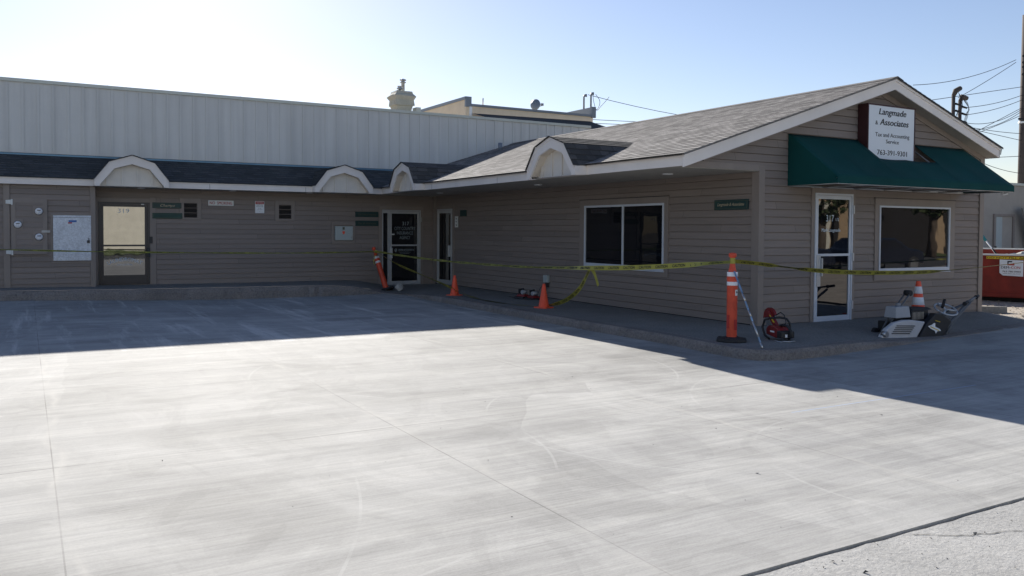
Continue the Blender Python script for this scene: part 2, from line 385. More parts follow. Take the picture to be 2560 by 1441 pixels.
_tc = {}
def text_geo(txt, shear=0, bold=0):
    k = (txt, shear, bold)
    if k not in _tc:
        cu = bpy.data.curves.new('t', 'FONT'); cu.body = txt; cu.shear = shear; cu.offset = bold; cu.resolution_u = 3; cu.size = 1
        ob = bpy.data.objects.new('t', cu); COL.objects.link(ob)
        bpy.context.view_layer.update()
        dg = bpy.context.evaluated_depsgraph_get()
        me = bpy.data.meshes.new_from_object(ob.evaluated_get(dg))
        vs = [(v.co.x, v.co.y) for v in me.vertices]; fs = [tuple(p.vertices) for p in me.polygons]
        bpy.data.objects.remove(ob); bpy.data.meshes.remove(me)
        x0 = min(v[0] for v in vs); x1 = max(v[0] for v in vs)
        _tc[k] = ([(v[0]-x0, v[1]) for v in vs], fs, x1-x0)
    return _tc[k]
def put_text(mb, txt, o, u, v, cx, base, h, w=None, shear=0, bold=.012, mi=0, align='c', warp=None):
    """cap height h, width w; o,u,v plane frame; centred at cx, baseline at base"""
    vs, fs, tw = text_geo(txt, shear, 0)
    sz = h/.70; sx = sz if w is None else w/tw
    o, u, v = Vector(o), Vector(u), Vector(v); nrm = u.cross(v).normalized()
    shifts = [(0, 0, 0)] if bold <= .013 else [(-bold*.9, 0, 0), (0, bold*.4, .0003), (bold*.9, 0, .0006)]
    x0 = cx-(tw*sx/2 if align == 'c' else 0)
    for dx, dy, dn in shifts:
        out = []
        for x, y in vs:
            a, b = x0+(x+dx)*sx, base+(y+dy)*sz
            if warp: a, b = warp(a, b)
            out.append(o+u*a+v*b+nrm*dn)
        mb.raw(out, fs, mi)

def strip_band(mb, pts, w, mi=0):
    pass

# ------------------------------------------------------------ lap siding
EXPO = .122
def siding(mb, o, u, n, z0, z1, lo, hi, out=.016, mi=0, base=0.0):
    """lap siding on plane o+u*s, outward n, from z0 to z1; lo(z), hi(z) limits along u"""
    o, u, n = Vector(o), Vector(u), Vector(n)
    k = math.floor((z0-base)/EXPO); z = base+k*EXPO
    def P(s_, zz, d): return o+u*s_+n*d+Vector((0, 0, zz))
    while z < z1-1e-6:
        a, b = max(z, z0), min(z+EXPO, z1)
        da = out*(1-(a-z)/EXPO)+.001; db = out*(1-(b-z)/EXPO)+.001
        la, ha, lb, hb = lo(a), hi(a), lo(b), hi(b)
        if ha > la and hb > lb:
            g = .009 if (a == z and b-a > .03) else 0
            if g:
                mb.face([P(la, a, -.016), P(ha, a, -.016), P(ha, a+g, -.016), P(la, a+g, -.016)], mi)
                mb.face([P(la, a, -.016), P(ha, a, -.016), P(ha, a, .002), P(la, a, .002)], mi)
            mb.face([P(la, a+g, da), P(ha, a+g, da), P(hb, b, db), P(lb, b, db)], mi)
            mb.face([P(la, a+g, -.016 if g else 0), P(ha, a+g, -.016 if g else 0), P(ha, a+g, da), P(la, a+g, da)], mi)
        z += EXPO

def pbox(mb, o, u, n, s0, s1, z0, z1, d0, d1, mi=0):
    """box on a wall plane: along u, outward n"""
    o, u, n = Vector(o), Vector(u), Vector(n)
    mb.prism([(s0, z0), (s1, z0), (s1, z1), (s0, z1)], o+n*d0, u, (0, 0, 1), n*(d1-d0), mi)
def pframe(mb, o, u, n, s0, s1, z0, z1, w, d0, d1, mi=0, wb=None, wt=None):
    wb = w if wb is None else wb; wt = w if wt is None else wt
    pbox(mb, o, u, n, s0, s0+w, z0, z1, d0, d1, mi); pbox(mb, o, u, n, s1-w, s1, z0, z1, d0, d1, mi)
    pbox(mb, o, u, n, s0+w, s1-w, z1-wt, z1, d0, d1, mi); pbox(mb, o, u, n, s0+w, s1-w, z0, z0+wb, d0, d1, mi)

# wall frames: (origin, along, outward)
GW = ((0, 9.414, 0), (1, 0, 0), (0, -1, 0))      # gable wall, s = x
MW = ((9.94, 0, 0), (0, 1, 0), (-1, 0, 0))       # side wall,  s = y
LW = ((0, 21.5, 0), (1, 0, 0), (0, -1, 0))       # long wall,  s = x
BW = ((0, 20.95, 0), (1, 0, 0), (0, -1, 0))      # bump-out,   s = x
PW = ((0, 22.0, 0), (1, 0, 0), (0, -1, 0))       # parapet

# ------------------------------------------------------------ ground
def smooth(t): t = max(0, min(1, t)); return t*t*(3-2*t)
def lot_z(x, y): return -.135+.135*smooth((4.5-x)/5.5)*smooth((y-12)/8)
mb = MB(); xs = [-30, -20, -12]+[-8+i*.5 for i in range(47)]+[16.0]; ys = [2.81]+[3.5+i*.75 for i in range(26)]
for i in range(len(xs)-1):
    for j in range(len(ys)-1):
        q = [(xs[i], ys[j]), (xs[i+1], ys[j]), (xs[i+1], ys[j+1]), (xs[i], ys[j+1])]
        mb.face([(a, b, lot_z(a, b)) for a, b in q], smooth=True)
mb.face([(-30, 2.81, -.135), (-30, 2.81, -.25), (16, 2.81, -.25), (16, 2.81, -.135)])
struct(mb.build('parking_lot', 'lot', weld=True))
# old pavement in front, with a slightly uneven, chipped edge
mb = MB(); px = [-30, -10]+[-2+i*.12 for i in range(120)]+[16, 40]
edge = [2.784+random.uniform(-.008, .008) for _ in px]
for i in range(len(px)-1):
    mb.face([(px[i], -6, -.165), (px[i+1], -6, -.165), (px[i+1], edge[i+1], -.141), (px[i], edge[i], -.141)])
    mb.face([(px[i], edge[i], -.141), (px[i+1], edge[i+1], -.141), (px[i+1], edge[i+1], -.25), (px[i], edge[i], -.25)])
struct(mb.build('pavement', 'oldconc'))
mb = MB(); mb.face([(-300, -300, -.26), (300, -300, -.26), (300, 400, -.26), (-300, 400, -.26)]); struct(mb.build('ground', 'gravel'))
mb = MB(); mb.face([(-120, -16, -.22), (120, -16, -.22), (120, -6.02, -.22), (-120, -6.02, -.22)]); struct(mb.build('street', 'asphalt'))
mb = MB(); mb.face([(-120, -24, -.1), (120, -24, -.1), (120, -16.1, -.18), (-120, -16.1, -.18)]); struct(mb.build('grass_verge', 'grass'))
mb = MB(); rc_ = random.Random(21); cp = [(4.05, 2.775), (4.35, 2.60), (4.62, 2.52), (4.95, 2.33), (5.3, 2.25), (5.8, 2.0)]
pts_ = []
for a, b in zip(cp, cp[1:]):
    for k in range(8): pts_.append((a[0]+(b[0]-a[0])*k/8+rc_.uniform(-.012, .012), a[1]+(b[1]-a[1])*k/8+rc_.uniform(-.012, .012)))
def pz(y): return -.141-(2.78-y)*.0028
for a, b in zip(pts_, pts_[1:]):
    w_ = rc_.uniform(.001, .0045); mb.face([(a[0], a[1]-w_, pz(a[1])+.003), (b[0], b[1]-w_, pz(b[1])+.003), (b[0], b[1]+w_, pz(b[1])+.003), (a[0], a[1]+w_, pz(a[1])+.003)])
struct(mb.build('pavement_crack', 'asphalt'))
mb = MB()
for i in range(150):
    if i < 90: x, y = rc_.uniform(2.6, 6.5), 2.78-abs(rc_.gauss(0, .25)); z0_ = pz(y)
    else: x, y = rc_.uniform(.0, 7), rc_.uniform(2.9, 8); z0_ = -.135
    q_ = rc_.uniform(.002, .009)*(1 if i % 17 else 2.2)
    vs_ = [(x+rc_.uniform(-1, 1)*q_, y+rc_.uniform(-1, 1)*q_, z0_+rc_.uniform(0, 1)*q_) for _ in range(5)]
    mb.raw(vs_, [(0, 1, 2), (0, 3, 1), (1, 3, 2), (0, 2, 3), (1, 2, 4), (0, 4, 3)])
o = mb.build('debris', 'asphalt'); o['kind'] = 'stuff'; o['label'] = 'small dark grit scattered along the pavement joint'; o['category'] = 'debris'
# gravel yard beyond the office
mb = MB()
gx = [15.6+i*.8 for i in range(40)]; gy = [-5+i*.9 for i in range(40)]
def gz(x, y): return -.10+.02*math.sin(x*1.7+y)+.015*math.sin(y*2.3-x*.7)-.05*smooth((15.8-x)/1)
for i in range(39):
    for j in range(39):
        q = [(gx[i], gy[j]), (gx[i+1], gy[j]), (gx[i+1], gy[j+1]), (gx[i], gy[j+1])]
        mb.face([(a, b, gz(a, b)) for a, b in q], smooth=True)
struct(mb.build('gravel_yard', 'gravel'))
mb = MB()
for i in range(1500):
    x = random.uniform(15.2, 21); y = random.uniform(7.2, 12); r = random.uniform(.012, .04)
    vs = [(x+random.uniform(-1, 1)*r, y+random.uniform(-1, 1)*r, gz(x, y)+random.uniform(0, 1)*r) for _ in range(4)]
    mb.raw(vs, [(0, 1, 2), (0, 3, 1), (1, 3, 2), (0, 2, 3)])
o = mb.build('gravel_stones', 'gravel'); o['kind'] = 'stuff'; o['label'] = 'loose pale gravel stones beside the office'; o['category'] = 'gravel'

# ------------------------------------------------------------ sidewalk + curb (path of outer edge / wall edge)
PATH = [  # outer x,y,z ; inner x,y,z
 (-12, 19.72, .20, -12, 21.5, .22), (-2, 19.72, .19, -2, 21.5, .20), (0, 19.72, .18, 0, 21.5, .18), (2, 19.70, .15, 2, 21.5, .15),
 (4, 19.72, .13, 4, 21.5, .135), (5.5, 19.72, .12, 5.5, 21.5, .13), (6.6, 19.72, .09, 7.0, 21.5, .13), (7.2, 19.76, .02, 7.7, 21.5, .12),
 (7.6, 19.85, -.07, 8.4, 21.5, -.03), (7.9, 19.80, -.115, 9.0, 21.5, -.03), (8.10, 19.30, -.115, 9.6, 21.5, -.03), (8.1, 18.7, -.09, 9.94, 21.5, -.03),
 (8.05, 18.0, -.04, 9.94, 20.7, 0), (8.0, 17.2, -.01, 9.94, 19, 0), (7.98, 16, 0, 9.94, 16.5, 0), (7.93, 14.2, 0, 9.94, 14.2, 0), (7.90, 12.5, 0, 9.94, 12.5, 0),
 (7.90, 10.9, 0, 9.94, 10.9, 0), (7.93, 9.3, 0, 9.94, 9.7, 0), (7.86, 8.3, 0, 9.94, 9.414, 0), (7.80, 7.75, 0, 9.94, 9.414, 0), (7.90, 7.45, 0, 9.94, 9.414, 0),
 (8.2, 7.33, 0, 9.94, 9.414, 0), (8.9, 7.33, 0, 10.2, 9.414, 0), (9.6, 7.42, -.01, 10.6, 9.414, 0), (10.4, 7.52, -.05, 11.2, 9.414, 0), (11.2, 7.6, -.10, 11.9, 9.414, 0),
 (12.4, 7.75, -.115, 12.9, 9.414, 0), (14.4, 8.0, -.12, 14.6, 9.414, -.01), (15.9, 8.2, -.12, 15.9, 9.414, -.03)]
def cr(a, b, t): return [a[i]+(b[i]-a[i])*t for i in range(6)]
fine = []
for a, b in zip(PATH, PATH[1:]):
    L = math.hypot(b[0]-a[0], b[1]-a[1]); k = max(2, int(L/.12)) if L < 8 else 3
    for i in range(k): fine.append(cr(a, b, i/k))
fine.append(list(PATH[-1]))
# round-off smoothing
for _ in range(2):
    fine = [fine[0]]+[[(fine[i-1][k]+2*fine[i][k]+fine[i+1][k])/4 for k in range(6)] for i in range(1, len(fine)-1)]+[fine[-1]]
cw = MB(); sw = MB(); rnd = random.Random(3)
rows = []
for i, p in enumerate(fine):
    O = Vector(p[:3]); I = Vector(p[3:]); d = (I-O); dl = math.hypot(d.x, d.y); dn = Vector((d.x/dl, d.y/dl, 0))
    chip = rnd.choice([0, 0, 0, .02, .035])*rnd.random(); h = max(0.0, O.z-lot_z(O.x, O.y))
    wob = rnd.uniform(-.008, .008)
    base = Vector((O.x, O.y, lot_z(O.x, O.y)-.02))-dn*(.035+wob)
    fmid = Vector((O.x, O.y, O.z-h*.35-chip))-dn*(.02-chip+wob)
    edge_ = Vector((O.x, O.y, O.z-.004-chip*.5))+dn*(.012+chip)
    inn = Vector((O.x, O.y, O.z+(I.z-O.z)*.16/dl))+dn*.16
    rows.append((base, fmid, edge_, inn, O, I, dn, dl))
for a, b in zip(rows, rows[1:]):
    for k in range(3): cw.face([a[k], b[k], b[k+1], a[k+1]], smooth=False)
    ai = a[3]+a[6]*.012; bi = b[3]+b[6]*.012
    cw.face([a[3], b[3], bi-Vector((0, 0, .02)), ai-Vector((0, 0, .02))])
    K = 4
    for k in range(K):
        A0 = ai.lerp(a[5], k/K); A1 = ai.lerp(a[5], (k+1)/K); B0 = bi.lerp(b[5], k/K); B1 = bi.lerp(b[5], (k+1)/K)
        if (B1-A1).length+(B0-A0).length > 1e-5: sw.face([A0, B0, B1, A1], smooth=True)
struct(cw.build('curb', 'curb')); struct(sw.build('sidewalk', 'walk'))

# ------------------------------------------------------------ roof planes with shingle courses
def roof_plane(mb, p0, eave, slope, L, S, mi=0, course=.14, step=.007):
    """p0 corner; eave unit vector; slope unit vector up the roof"""
    p0, eave, slope = Vector(p0), Vector(eave).normalized(), Vector(slope).normalized()
    n = eave.cross(slope).normalized()
    if n.z < 0: n = -n
    k = 0; v = 0
    while v < S-1e-6:
        w = min(course, S-v)
        a = p0+slope*v+n*step; b = p0+slope*(v+w)+n*.001
        mb.face([a, a+eave*L, b+eave*L, b], mi, uv=[(0, v), (L, v), (L, v+w), (0, v+w)])
        c = p0+slope*v+n*.0
        mb.face([c, c+eave*L, a+eave*L, a], mi, uv=[(0, v), (L, v), (L, v+.01), (0, v+.01)])
        v += course

PEAKX, PEAKZ = 12.83, 4.106
RS = .322
# =========================================================== OFFICE BUILDING (gable + side wall)
off = thing('office_building', 'taupe lap-sided gable-roofed office with deep porch eave at the right', 'building', (12.9, 9.414, 0))
mb = MB()
siding(mb, *GW, 0.0-.06, 2.52, lambda z: 9.94, lambda z: 15.9)
siding(mb, *GW, 2.52, 4.02, lambda z: 8.12+(z-2.594+.10)/RS, lambda z: min(15.9, 15.98-(z+.10-3.09)/.3225))
mb.build('gable_wall', 'siding', off)
mb = MB()
siding(mb, *MW, -.05, 2.43, lambda z: 9.414, lambda z: 21.5)
mb.build('side_wall', 'siding', off)
mb = MB()   # far right side wall and back, plain
siding(mb, (15.9, 0, 0), (0, 1, 0), (1, 0, 0), -.15, 2.95, lambda z: 9.414, lambda z: 22)
mb.build('end_wall', 'siding', off)
# corner boards and horizontal trim
mb = MB()
pbox(mb, *GW, 9.905, 10.03, 0, 2.50, .002, .034); pbox(mb, *MW, 9.4125, 9.535, 0, 2.42, .002, .034)
mb.build('corner_trim', 'trim', off, bevel=.003)
mb = MB(); pbox(mb, *GW, 15.80, 15.93, -.1, 2.95, .002, .034); mb.build('corner_trim', 'trim', off)
mb = MB(); pbox(mb, *GW, 8.17, 10.03, 2.425, 2.52, .002, .032); mb.build('header_trim', 'trim', off)
mb = MB(); pbox(mb, *MW, 21.33, 21.46, -.03, 2.42, .002, .03); mb.build('corner_trim', 'trim', off)
mb = MB(); pbox(mb, *MW, 9.42, 21.3, -.03, .012, .018, .022); mb.build('base_flashing', 'darkgap', off)
# rake trim under soffit on the wall
mb = MB()
def rake_pt(x): return PEAKZ-abs(x-PEAKX)*RS
for x0, x1 in ((8.75, PEAKX), (PEAKX, 15.9)):
    a, b = (x0, rake_pt(x0)-.17), (x1, rake_pt(x1)-.17)
    mb.prism([(a[0], a[1]-.10), (b[0], b[1]-.10), b, a], (0, 9.414, 0), (1, 0, 0), (0, 0, 1), (0, -.03, 0))
mb.build('gable_trim', 'trim', off)
# rake fascia
mb = MB()
for x0, x1 in ((8.12, PEAKX), (PEAKX, 15.96)):
    a, b = (x0, rake_pt(x0)-.012), (x1, rake_pt(x1)-.012)
    mb.prism([(a[0], a[1]-.185), (b[0], b[1]-.185), b, a], (0, 9.12, 0), (1, 0, 0), (0, 0, 1), (0, .025, 0))
    mb.prism([(a[0], a[1]-.045), (b[0], b[1]-.045), b, a], (0, 9.104, 0), (1, 0, 0), (0, 0, 1), (0, .015, 0))
mb.build('rake_fascia', 'fascia', off)
mb = MB()   # eave fascia along the side (faces the lot)
mb.box((8.14, 9.146, 2.415), (8.165, 20.82, 2.572)); mb.box((8.125, 9.146, 2.535), (8.14, 20.80, 2.575))
for yy in (11.52, 14.6, 17.7): mb.box((8.1385, yy, 2.415), (8.14, yy+.006, 2.535), 1)
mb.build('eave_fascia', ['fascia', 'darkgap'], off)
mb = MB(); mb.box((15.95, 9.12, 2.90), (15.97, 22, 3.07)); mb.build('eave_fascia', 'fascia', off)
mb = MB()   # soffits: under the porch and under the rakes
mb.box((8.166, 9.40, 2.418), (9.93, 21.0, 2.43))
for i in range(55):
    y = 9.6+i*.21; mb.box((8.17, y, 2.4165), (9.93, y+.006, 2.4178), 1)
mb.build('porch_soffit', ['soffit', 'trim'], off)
mb = MB()
for x0, x1 in ((8.2, PEAKX), (PEAKX, 15.95)):
    a, b = rake_pt(x0)-.175, rake_pt(x1)-.175
    mb.face([(x0, 9.145, a), (x1, 9.145, b), (x1, 9.41, b), (x0, 9.41, a)])
    nseg = int((x1-x0)/.21)
    for i in range(nseg):
        xx = x0+i*.21; z = rake_pt(xx)-.177
        mb.face([(xx, 9.146, z), (xx+.008, 9.146, z), (xx+.008, 9.40, z), (xx, 9.40, z)], 1)
mb.face([(15.9, 9.41, 2.905), (15.95, 9.41, 2.905), (15.95, 22, 2.905), (15.9, 22, 2.905)])
mb.build('rake_soffit', ['soffit', 'trim'], off)
# roof
mb = MB()
sl_ = Vector((1, 0, RS)).normalized(); S1 = (PEAKX-8.085)/sl_.x
roof_plane(mb, (8.085, 9.085, 2.583), (0, 1, 0), sl_, 12.94, S1)
mb.face([(8.085, 9.085, 2.560), (8.085, 22.02, 2.560), (PEAKX, 22.02, PEAKZ-.02), (PEAKX, 9.085, PEAKZ-.02)])
mb.face([(8.085, 9.085, 2.560), (PEAKX, 9.085, PEAKZ-.02), (PEAKX, 9.085, PEAKZ+.008), (8.085, 9.085, 2.590)])
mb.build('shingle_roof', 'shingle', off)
mb = MB()
roof_plane(mb, (16.02, 9.085, 3.085), (0, 1, 0), (-1, 0, .3225), 12.94, (16.02-PEAKX)/.9517)
mb.face([(16.02, 9.085, 3.06), (PEAKX, 9.085, PEAKZ-.02), (PEAKX, 9.085, PEAKZ+.008), (16.02, 9.085, 3.095)])
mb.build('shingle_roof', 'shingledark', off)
mb = MB()
mb.prism([(-.16, -.045), (0, .012), (.16, -.045), (.16, -.052), (0, .002), (-.16, -.052)], (PEAKX, 9.08, PEAKZ+.012), (1, 0, 0), (0, 0, 1), (0, 12.93, 0))
mb.build('ridge_cap', 'shingle', off)
mb = MB()   # gutter end on the right eave
mb.prism([(0, 0), (.10, 0), (.14, .12), (0, .12)], (15.975, 9.16, 2.97), (1, 0, 0), (0, 0, 1), (0, 12, 0)); mb.build('gutter', 'coping', off)
mb = MB(); mb.tube([(11.8, 21.0, 3.75), (11.8, 21.0, 3.98)], .06, 12); mb.build('vent_pipe', 'gutter', off)
for i, (x, y) in enumerate(((9.1, 14.6), (9.1, 19.3), (9.1, 10.6))):
    mb = MB(); mb.lathe([(.085, 0), (.085, -.012), (.07, -.015)], (x, y, 2.417), 20); mb.build('soffit_light', 'white', off)
# door in the gable wall
def glazed_door(parent, WP, s0, s1, z0, z1, fm, jamb=.05, stile=.05, top=.06, bot=.10, rail=None, glassm='glass', hinge=None, handle=None, trimm='trim', tr=(.10, .10)):
    d = MB(); pframe(d, *WP, s0, s1, z0, z1, jamb, .0, .045, wb=.015)
    dr = d.build('door', fm, parent)
    d = MB(); a, b = s0+jamb+.006, s1-jamb-.006
    pframe(d, *WP, a, b, z0+.02, z1-jamb-.006, stile, .004, .034, wb=bot, wt=top)
    if rail: pbox(d, *WP, a+stile, b-stile, rail-.02, rail+.02, .006, .036)
    d.build('door_leaf', fm, dr)
    d = MB(); pbox(d, *WP, a+stile-.003, b-stile+.003, z0+.02+bot-.003, z1-jamb-.006-top+.003, .005, .020); d.build('door_glass', glassm, dr)
    if hinge is not None:
        for zz in (z0+.27, z0+1.08, z0+1.88):
            d = MB(); pbox(d, *WP, hinge-.012, hinge+.018, zz-.07, zz+.07, .045, .062); d.build('hinge', 'alu', dr)
    if handle is not None:
        hs, hz0, hz1, out = handle
        d = MB(); pbox(d, *WP, hs-.02, hs+.02, hz0, hz1, .034, .034+out); d.build('handle', 'alu', dr, bevel=.004)
    if tr[0]:
        d = MB(); pbox(d, *WP, s0-tr[0], s0-.002, z0, z1+tr[1], .002, .030); pbox(d, *WP, s1+.002, s1+tr[0], z0, z1+tr[1], .002, .030); pbox(d, *WP, s0, s1, z1+.002, z1+tr[1], .002, .030)
        d.build('door_trim', trimm, dr)
    return dr
dG = glazed_door(off, GW, 11.19, 12.12, -.02, 2.12, 'whitealu', jamb=.03, stile=.045, top=.06, bot=.085, rail=1.10, glassm='glassG', hinge=12.12, tr=(.075, .10))
mb = MB(); pbox(mb, *GW, 11.24, 11.33, .58, 1.10, .036, .045); pbox(mb, *GW, 11.335, 11.35, .75, 1.05, .036, .075); mb.build('handle', 'alu', dG, bevel=.003)
mb = MB()
fr = ((0, 9.414-.021, 0), (1, 0, 0), (0, 0, 1))
put_text(mb, '317', *fr, 11.57, 1.655, .11, .19); put_text(mb, '1/2', *fr, 11.75, 1.665, .05, .08)
put_text(mb, 'Mark Langmade', *fr, 11.60, 1.485, .055, .46, bold=.02)
mb.build('door_lettering', 'letter', dG)

def window(parent, WP, s0, s1, z0, z1, trim, glassm, mull=None, fm='whitealu', fw_=.04, bot=.07):
    d = MB(); pframe(d, *WP, s0, s1, z0, z1, fw_, .0, .042, wb=bot)
    if mull: pbox(d, *WP, mull-.022, mull+.022, z0+bot, z1-fw_, .002, .038)
    wn = d.build('window', fm, parent)
    d = MB(); pbox(d, *WP, s0-.012, s1+.012, z0-.02, z0-.002, .0, .055); d.build('sill', fm, wn)
    segs = [(s0+fw_, s1-fw_)] if not mull else [(s0+fw_, mull-.022), (mull+.022, s1-fw_)]
    for a, b in segs:
        d = MB(); pbox(d, *WP, a-.002, b+.002, z0+bot-.002, z1-fw_+.002, .003, .019); d.build('pane', glassm, wn)
    a, b, c, e = trim
    d = MB()
    pbox(d, *WP, a, s0-.003, c, e, .002, .03); pbox(d, *WP, s1+.003, b, c, e, .002, .03)
    pbox(d, *WP, s0-.003, s1+.003, z1+.002, e, .002, .03); pbox(d, *WP, s0-.003, s1+.003, c, z0-.022, .002, .03)
    pbox(d, *WP, a-.01, b+.01, e, e+.012, .002, .036, 1)
    d.build('window_trim', ['trim', 'bronze'], wn)
    return wn
window(off, GW, 12.83, 14.86, .78, 1.945, (12.72, 15.02, .64, 2.07), 'glassG', fw_=.03)
window(off, MW, 11.63, 14.10, .76, 1.985, (11.52, 14.27, .65, 2.10), 'glass', mull=12.83)
dM = glazed_door(off, MW, 20.24, 21.16, .0, 2.05, 'alu', jamb=.035, stile=.05, top=.07, bot=.10, glassm='glass', handle=(20.36, .76, 1.06, .06), tr=(.08, .08))

# dormers (barrel / gambrel shaped), u along the eave, n outward
OUT = [(-.765, 2.405), (-.765, 2.555), (-.47, 2.945), (0, 3.10), (.47, 2.945), (.765, 2.555), (.765, 2.405)]
INN = [(-.655, 2.405), (-.655, 2.435), (-.365, 2.80), (0, 2.91), (.365, 2.80), (.655, 2.435), (.655, 2.405)]
def dormer(parent, c, u, n, name='dormer', shin='shingledark', depth=1.9):
    c, u, n = Vector((*c, 0)), Vector(u), Vector(n)
    def P(a, z, d): return c+u*a+n*d+Vector((0, 0, z))
    f = MB(); k = len(OUT)
    for i in range(k-1):
        for d0, flip in ((.25, 0), (.215, 1)):
            q = [P(*OUT[i], d0), P(*OUT[i+1], d0), P(*INN[i+1], d0), P(*INN[i], d0)]
            f.face(q if flip else q[::-1])
        f.face([P(*OUT[i], .25), P(*OUT[i+1], .25), P(*OUT[i+1], .215), P(*OUT[i], .215)])
        f.face([P(*INN[i], .215), P(*INN[i+1], .215), P(*INN[i+1], .25), P(*INN[i], .25)])
        # crown strip proud of the board
        m0 = Vector(OUT[i]).lerp(Vector(INN[i]), .28); m1 = Vector(OUT[i+1]).lerp(Vector(INN[i+1]), .28)
        if i not in (0, k-2):
            f.face([P(*OUT[i+1], .262), P(*OUT[i], .262), P(*m0, .26), P(*m1, .26)]); f.face([P(*m0, .26), P(*m0, .25), P(*m1, .25), P(*m1, .26)])
    for i in (0, k-1):
        f.face([P(*OUT[i], .25), P(*OUT[i], .215), P(*INN[i], .215), P(*INN[i], .25)])
    # side returns back to the eave fascia and bottom shelf
    for sgn in (-1, 1):
        f.face([P(sgn*.765, 2.405, .215), P(sgn*.765, 2.555, .215), P(sgn*.765, 2.57, 0), P(sgn*.765, 2.415, 0)])
    f.face([P(-.765, 2.408, .215), P(.765, 2.408, .215), P(.765, 2.412, -.01), P(-.765, 2.412, -.01)])
    root = f.build(name, 'fascia', parent)
    g = MB()
    poly = [P(a, max(z, 2.44) if i not in (0, 6) else 2.415, .075) for i, (a, z) in enumerate(OUT)]
    g.face(poly[::-1])
    for b in (-.50, -.19, .12, .43):
        h = 2.80+.11*(1-abs(b)/.365) if abs(b) < .365 else 2.80-(abs(b)-.365)*1.26
        g.prism([(b-.022, 2.42), (b+.022, 2.42), (b+.022, h), (b-.022, h)], c+n*.076, u, (0, 0, 1), n*.024)
    g.prism([(-.65, 2.415), (.65, 2.415), (.65, 2.432), (-.65, 2.432)], c+n*.076, u, (0, 0, 1), n*.02)
    g.build('gable_panel', 'gablepanel', root)
    l = MB()
    for i in range(1, k-2):
        A, B = Vector(INN[i]), Vector(INN[i+1]); nn = max(1, int((B-A).length/.115))
        for j in range(nn):
            a = A.lerp(B, j/nn); b = A.lerp(B, (j+1)/nn)
            cen = Vector((0, 2.5)); a2 = a.lerp(cen, .012); b2 = b.lerp(cen, -.0)
            lo_, hi_ = (a2, b2) if a.y < b.y else (a.lerp(cen, 0), b.lerp(cen, .012))
            l.face([P(*lo_, .215), P(*hi_, .215), P(*hi_, .05), P(*lo_, .05)])
    l.build('soffit_lining', 'lining', root)
    r = MB(); acc = 0
    for i in range(1, k-2):
        A, B = Vector(OUT[i]), Vector(OUT[i+1]); dirv = (B-A).normalized(); nor = Vector((-dirv.y, dirv.x))
        if nor.y < 0: nor = -nor
        A2, B2 = (A+nor*.012, B+nor*.012)
        L = (B2-A2).length; nn = max(1, round(L/.13))
        asc = B.y > A.y
        for j in range(nn):
            a = A2.lerp(B2, j/nn); b = A2.lerp(B2, (j+1)/nn)
            aa, bb = (a+nor*.008, b) if asc else (a, b+nor*.008)
            v0, v1 = (j*.14, j*.14+.14) if asc else ((nn-j)*.14, (nn-j)*.14-.14)
            r.face([P(*aa, .285), P(*bb, .285), P(*bb, -depth), P(*aa, -depth)], uv=[(0+i*.7, v0), (i*.7, v1), (depth+.33+i*.7, v1), (depth+.33+i*.7, v0)])
            lowp, lp2 = (aa, a) if asc else (bb, b)
            r.face([P(*lowp, .285), P(*lp2, .285), P(*lp2, -depth), P(*lowp, -depth)])
        r.face([P(*A, .286), P(*B, .286), P(*(B2+nor*.008), .286), P(*(A2+nor*.008), .286)])
    r.build('dormer_roof', shin, root)
    return root
dormer(off, (8.14, 12.28), (0, -1, 0), (-1, 0, 0), depth=1.75, shin='shingleshade')
dormer(off, (8.14, 18.86), (0, -1, 0), (-1, 0, 0), depth=1.75, shin='shingleshade')

# =========================================================== STRIP BUILDING (long wall + parapet)
strip = thing('strip_building', 'long low commercial building with pale ribbed metal parapet and taupe siding', 'building', (3, 21.5, 0))
mb = MB()
siding(mb, *LW, .08, 2.42, lambda z: 1.36, lambda z: 7.75, base=0.0)
siding(mb, *LW, -.1, 2.42, lambda z: 7.75, lambda z: 9.94, base=0.0)
mb.build('front_wall', 'siding', strip)
mb = MB(); siding(mb, *BW, .14, 2.415, lambda z: -12, lambda z: 1.36); mb.face([(1.36, 20.95, .1), (1.36, 21.5, .1), (1.36, 21.5, 2.42), (1.36, 20.95, 2.42)]); mb.build('utility_bay_wall', 'siding', strip)
mb = MB(); pbox(mb, *BW, 1.27, 1.375, .12, 2.415, .002, .034); mb.build('corner_trim', 'trim', strip, bevel=.003)
mb = MB(); pbox(mb, *BW, -.39, -.27, .12, 2.415, .002, .034); mb.build('corner_trim', 'trim', strip, bevel=.003)
mb = MB(); mb.box((-12, 20.8, 2.408), (8.14, 20.825, 2.565)); mb.box((-12, 20.785, 2.527), (8.13, 20.80, 2.568))
for x in (-1.9, 3.8, 7.0-.9): mb.box((x, 20.7985, 2.408), (x+.006, 20.80, 2.527), 1)
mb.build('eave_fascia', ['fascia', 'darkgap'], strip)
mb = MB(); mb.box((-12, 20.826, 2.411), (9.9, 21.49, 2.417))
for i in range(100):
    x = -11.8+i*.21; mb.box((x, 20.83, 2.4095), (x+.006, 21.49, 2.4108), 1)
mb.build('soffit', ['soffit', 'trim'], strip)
mb = MB()
LS = .467; slv = Vector((0, 1, LS)).normalized()
roof_plane(mb, (-12, 20.765, 2.566), (1, 0, 0), slv, 26.5, (22.0-20.765)/slv.y)
mb.face([(-12, 20.765, 2.55), (14, 20.765, 2.55), (14, 20.765, 2.575), (-12, 20.765, 2.575)])
mb.build('shingle_roof', 'shingledark', strip)
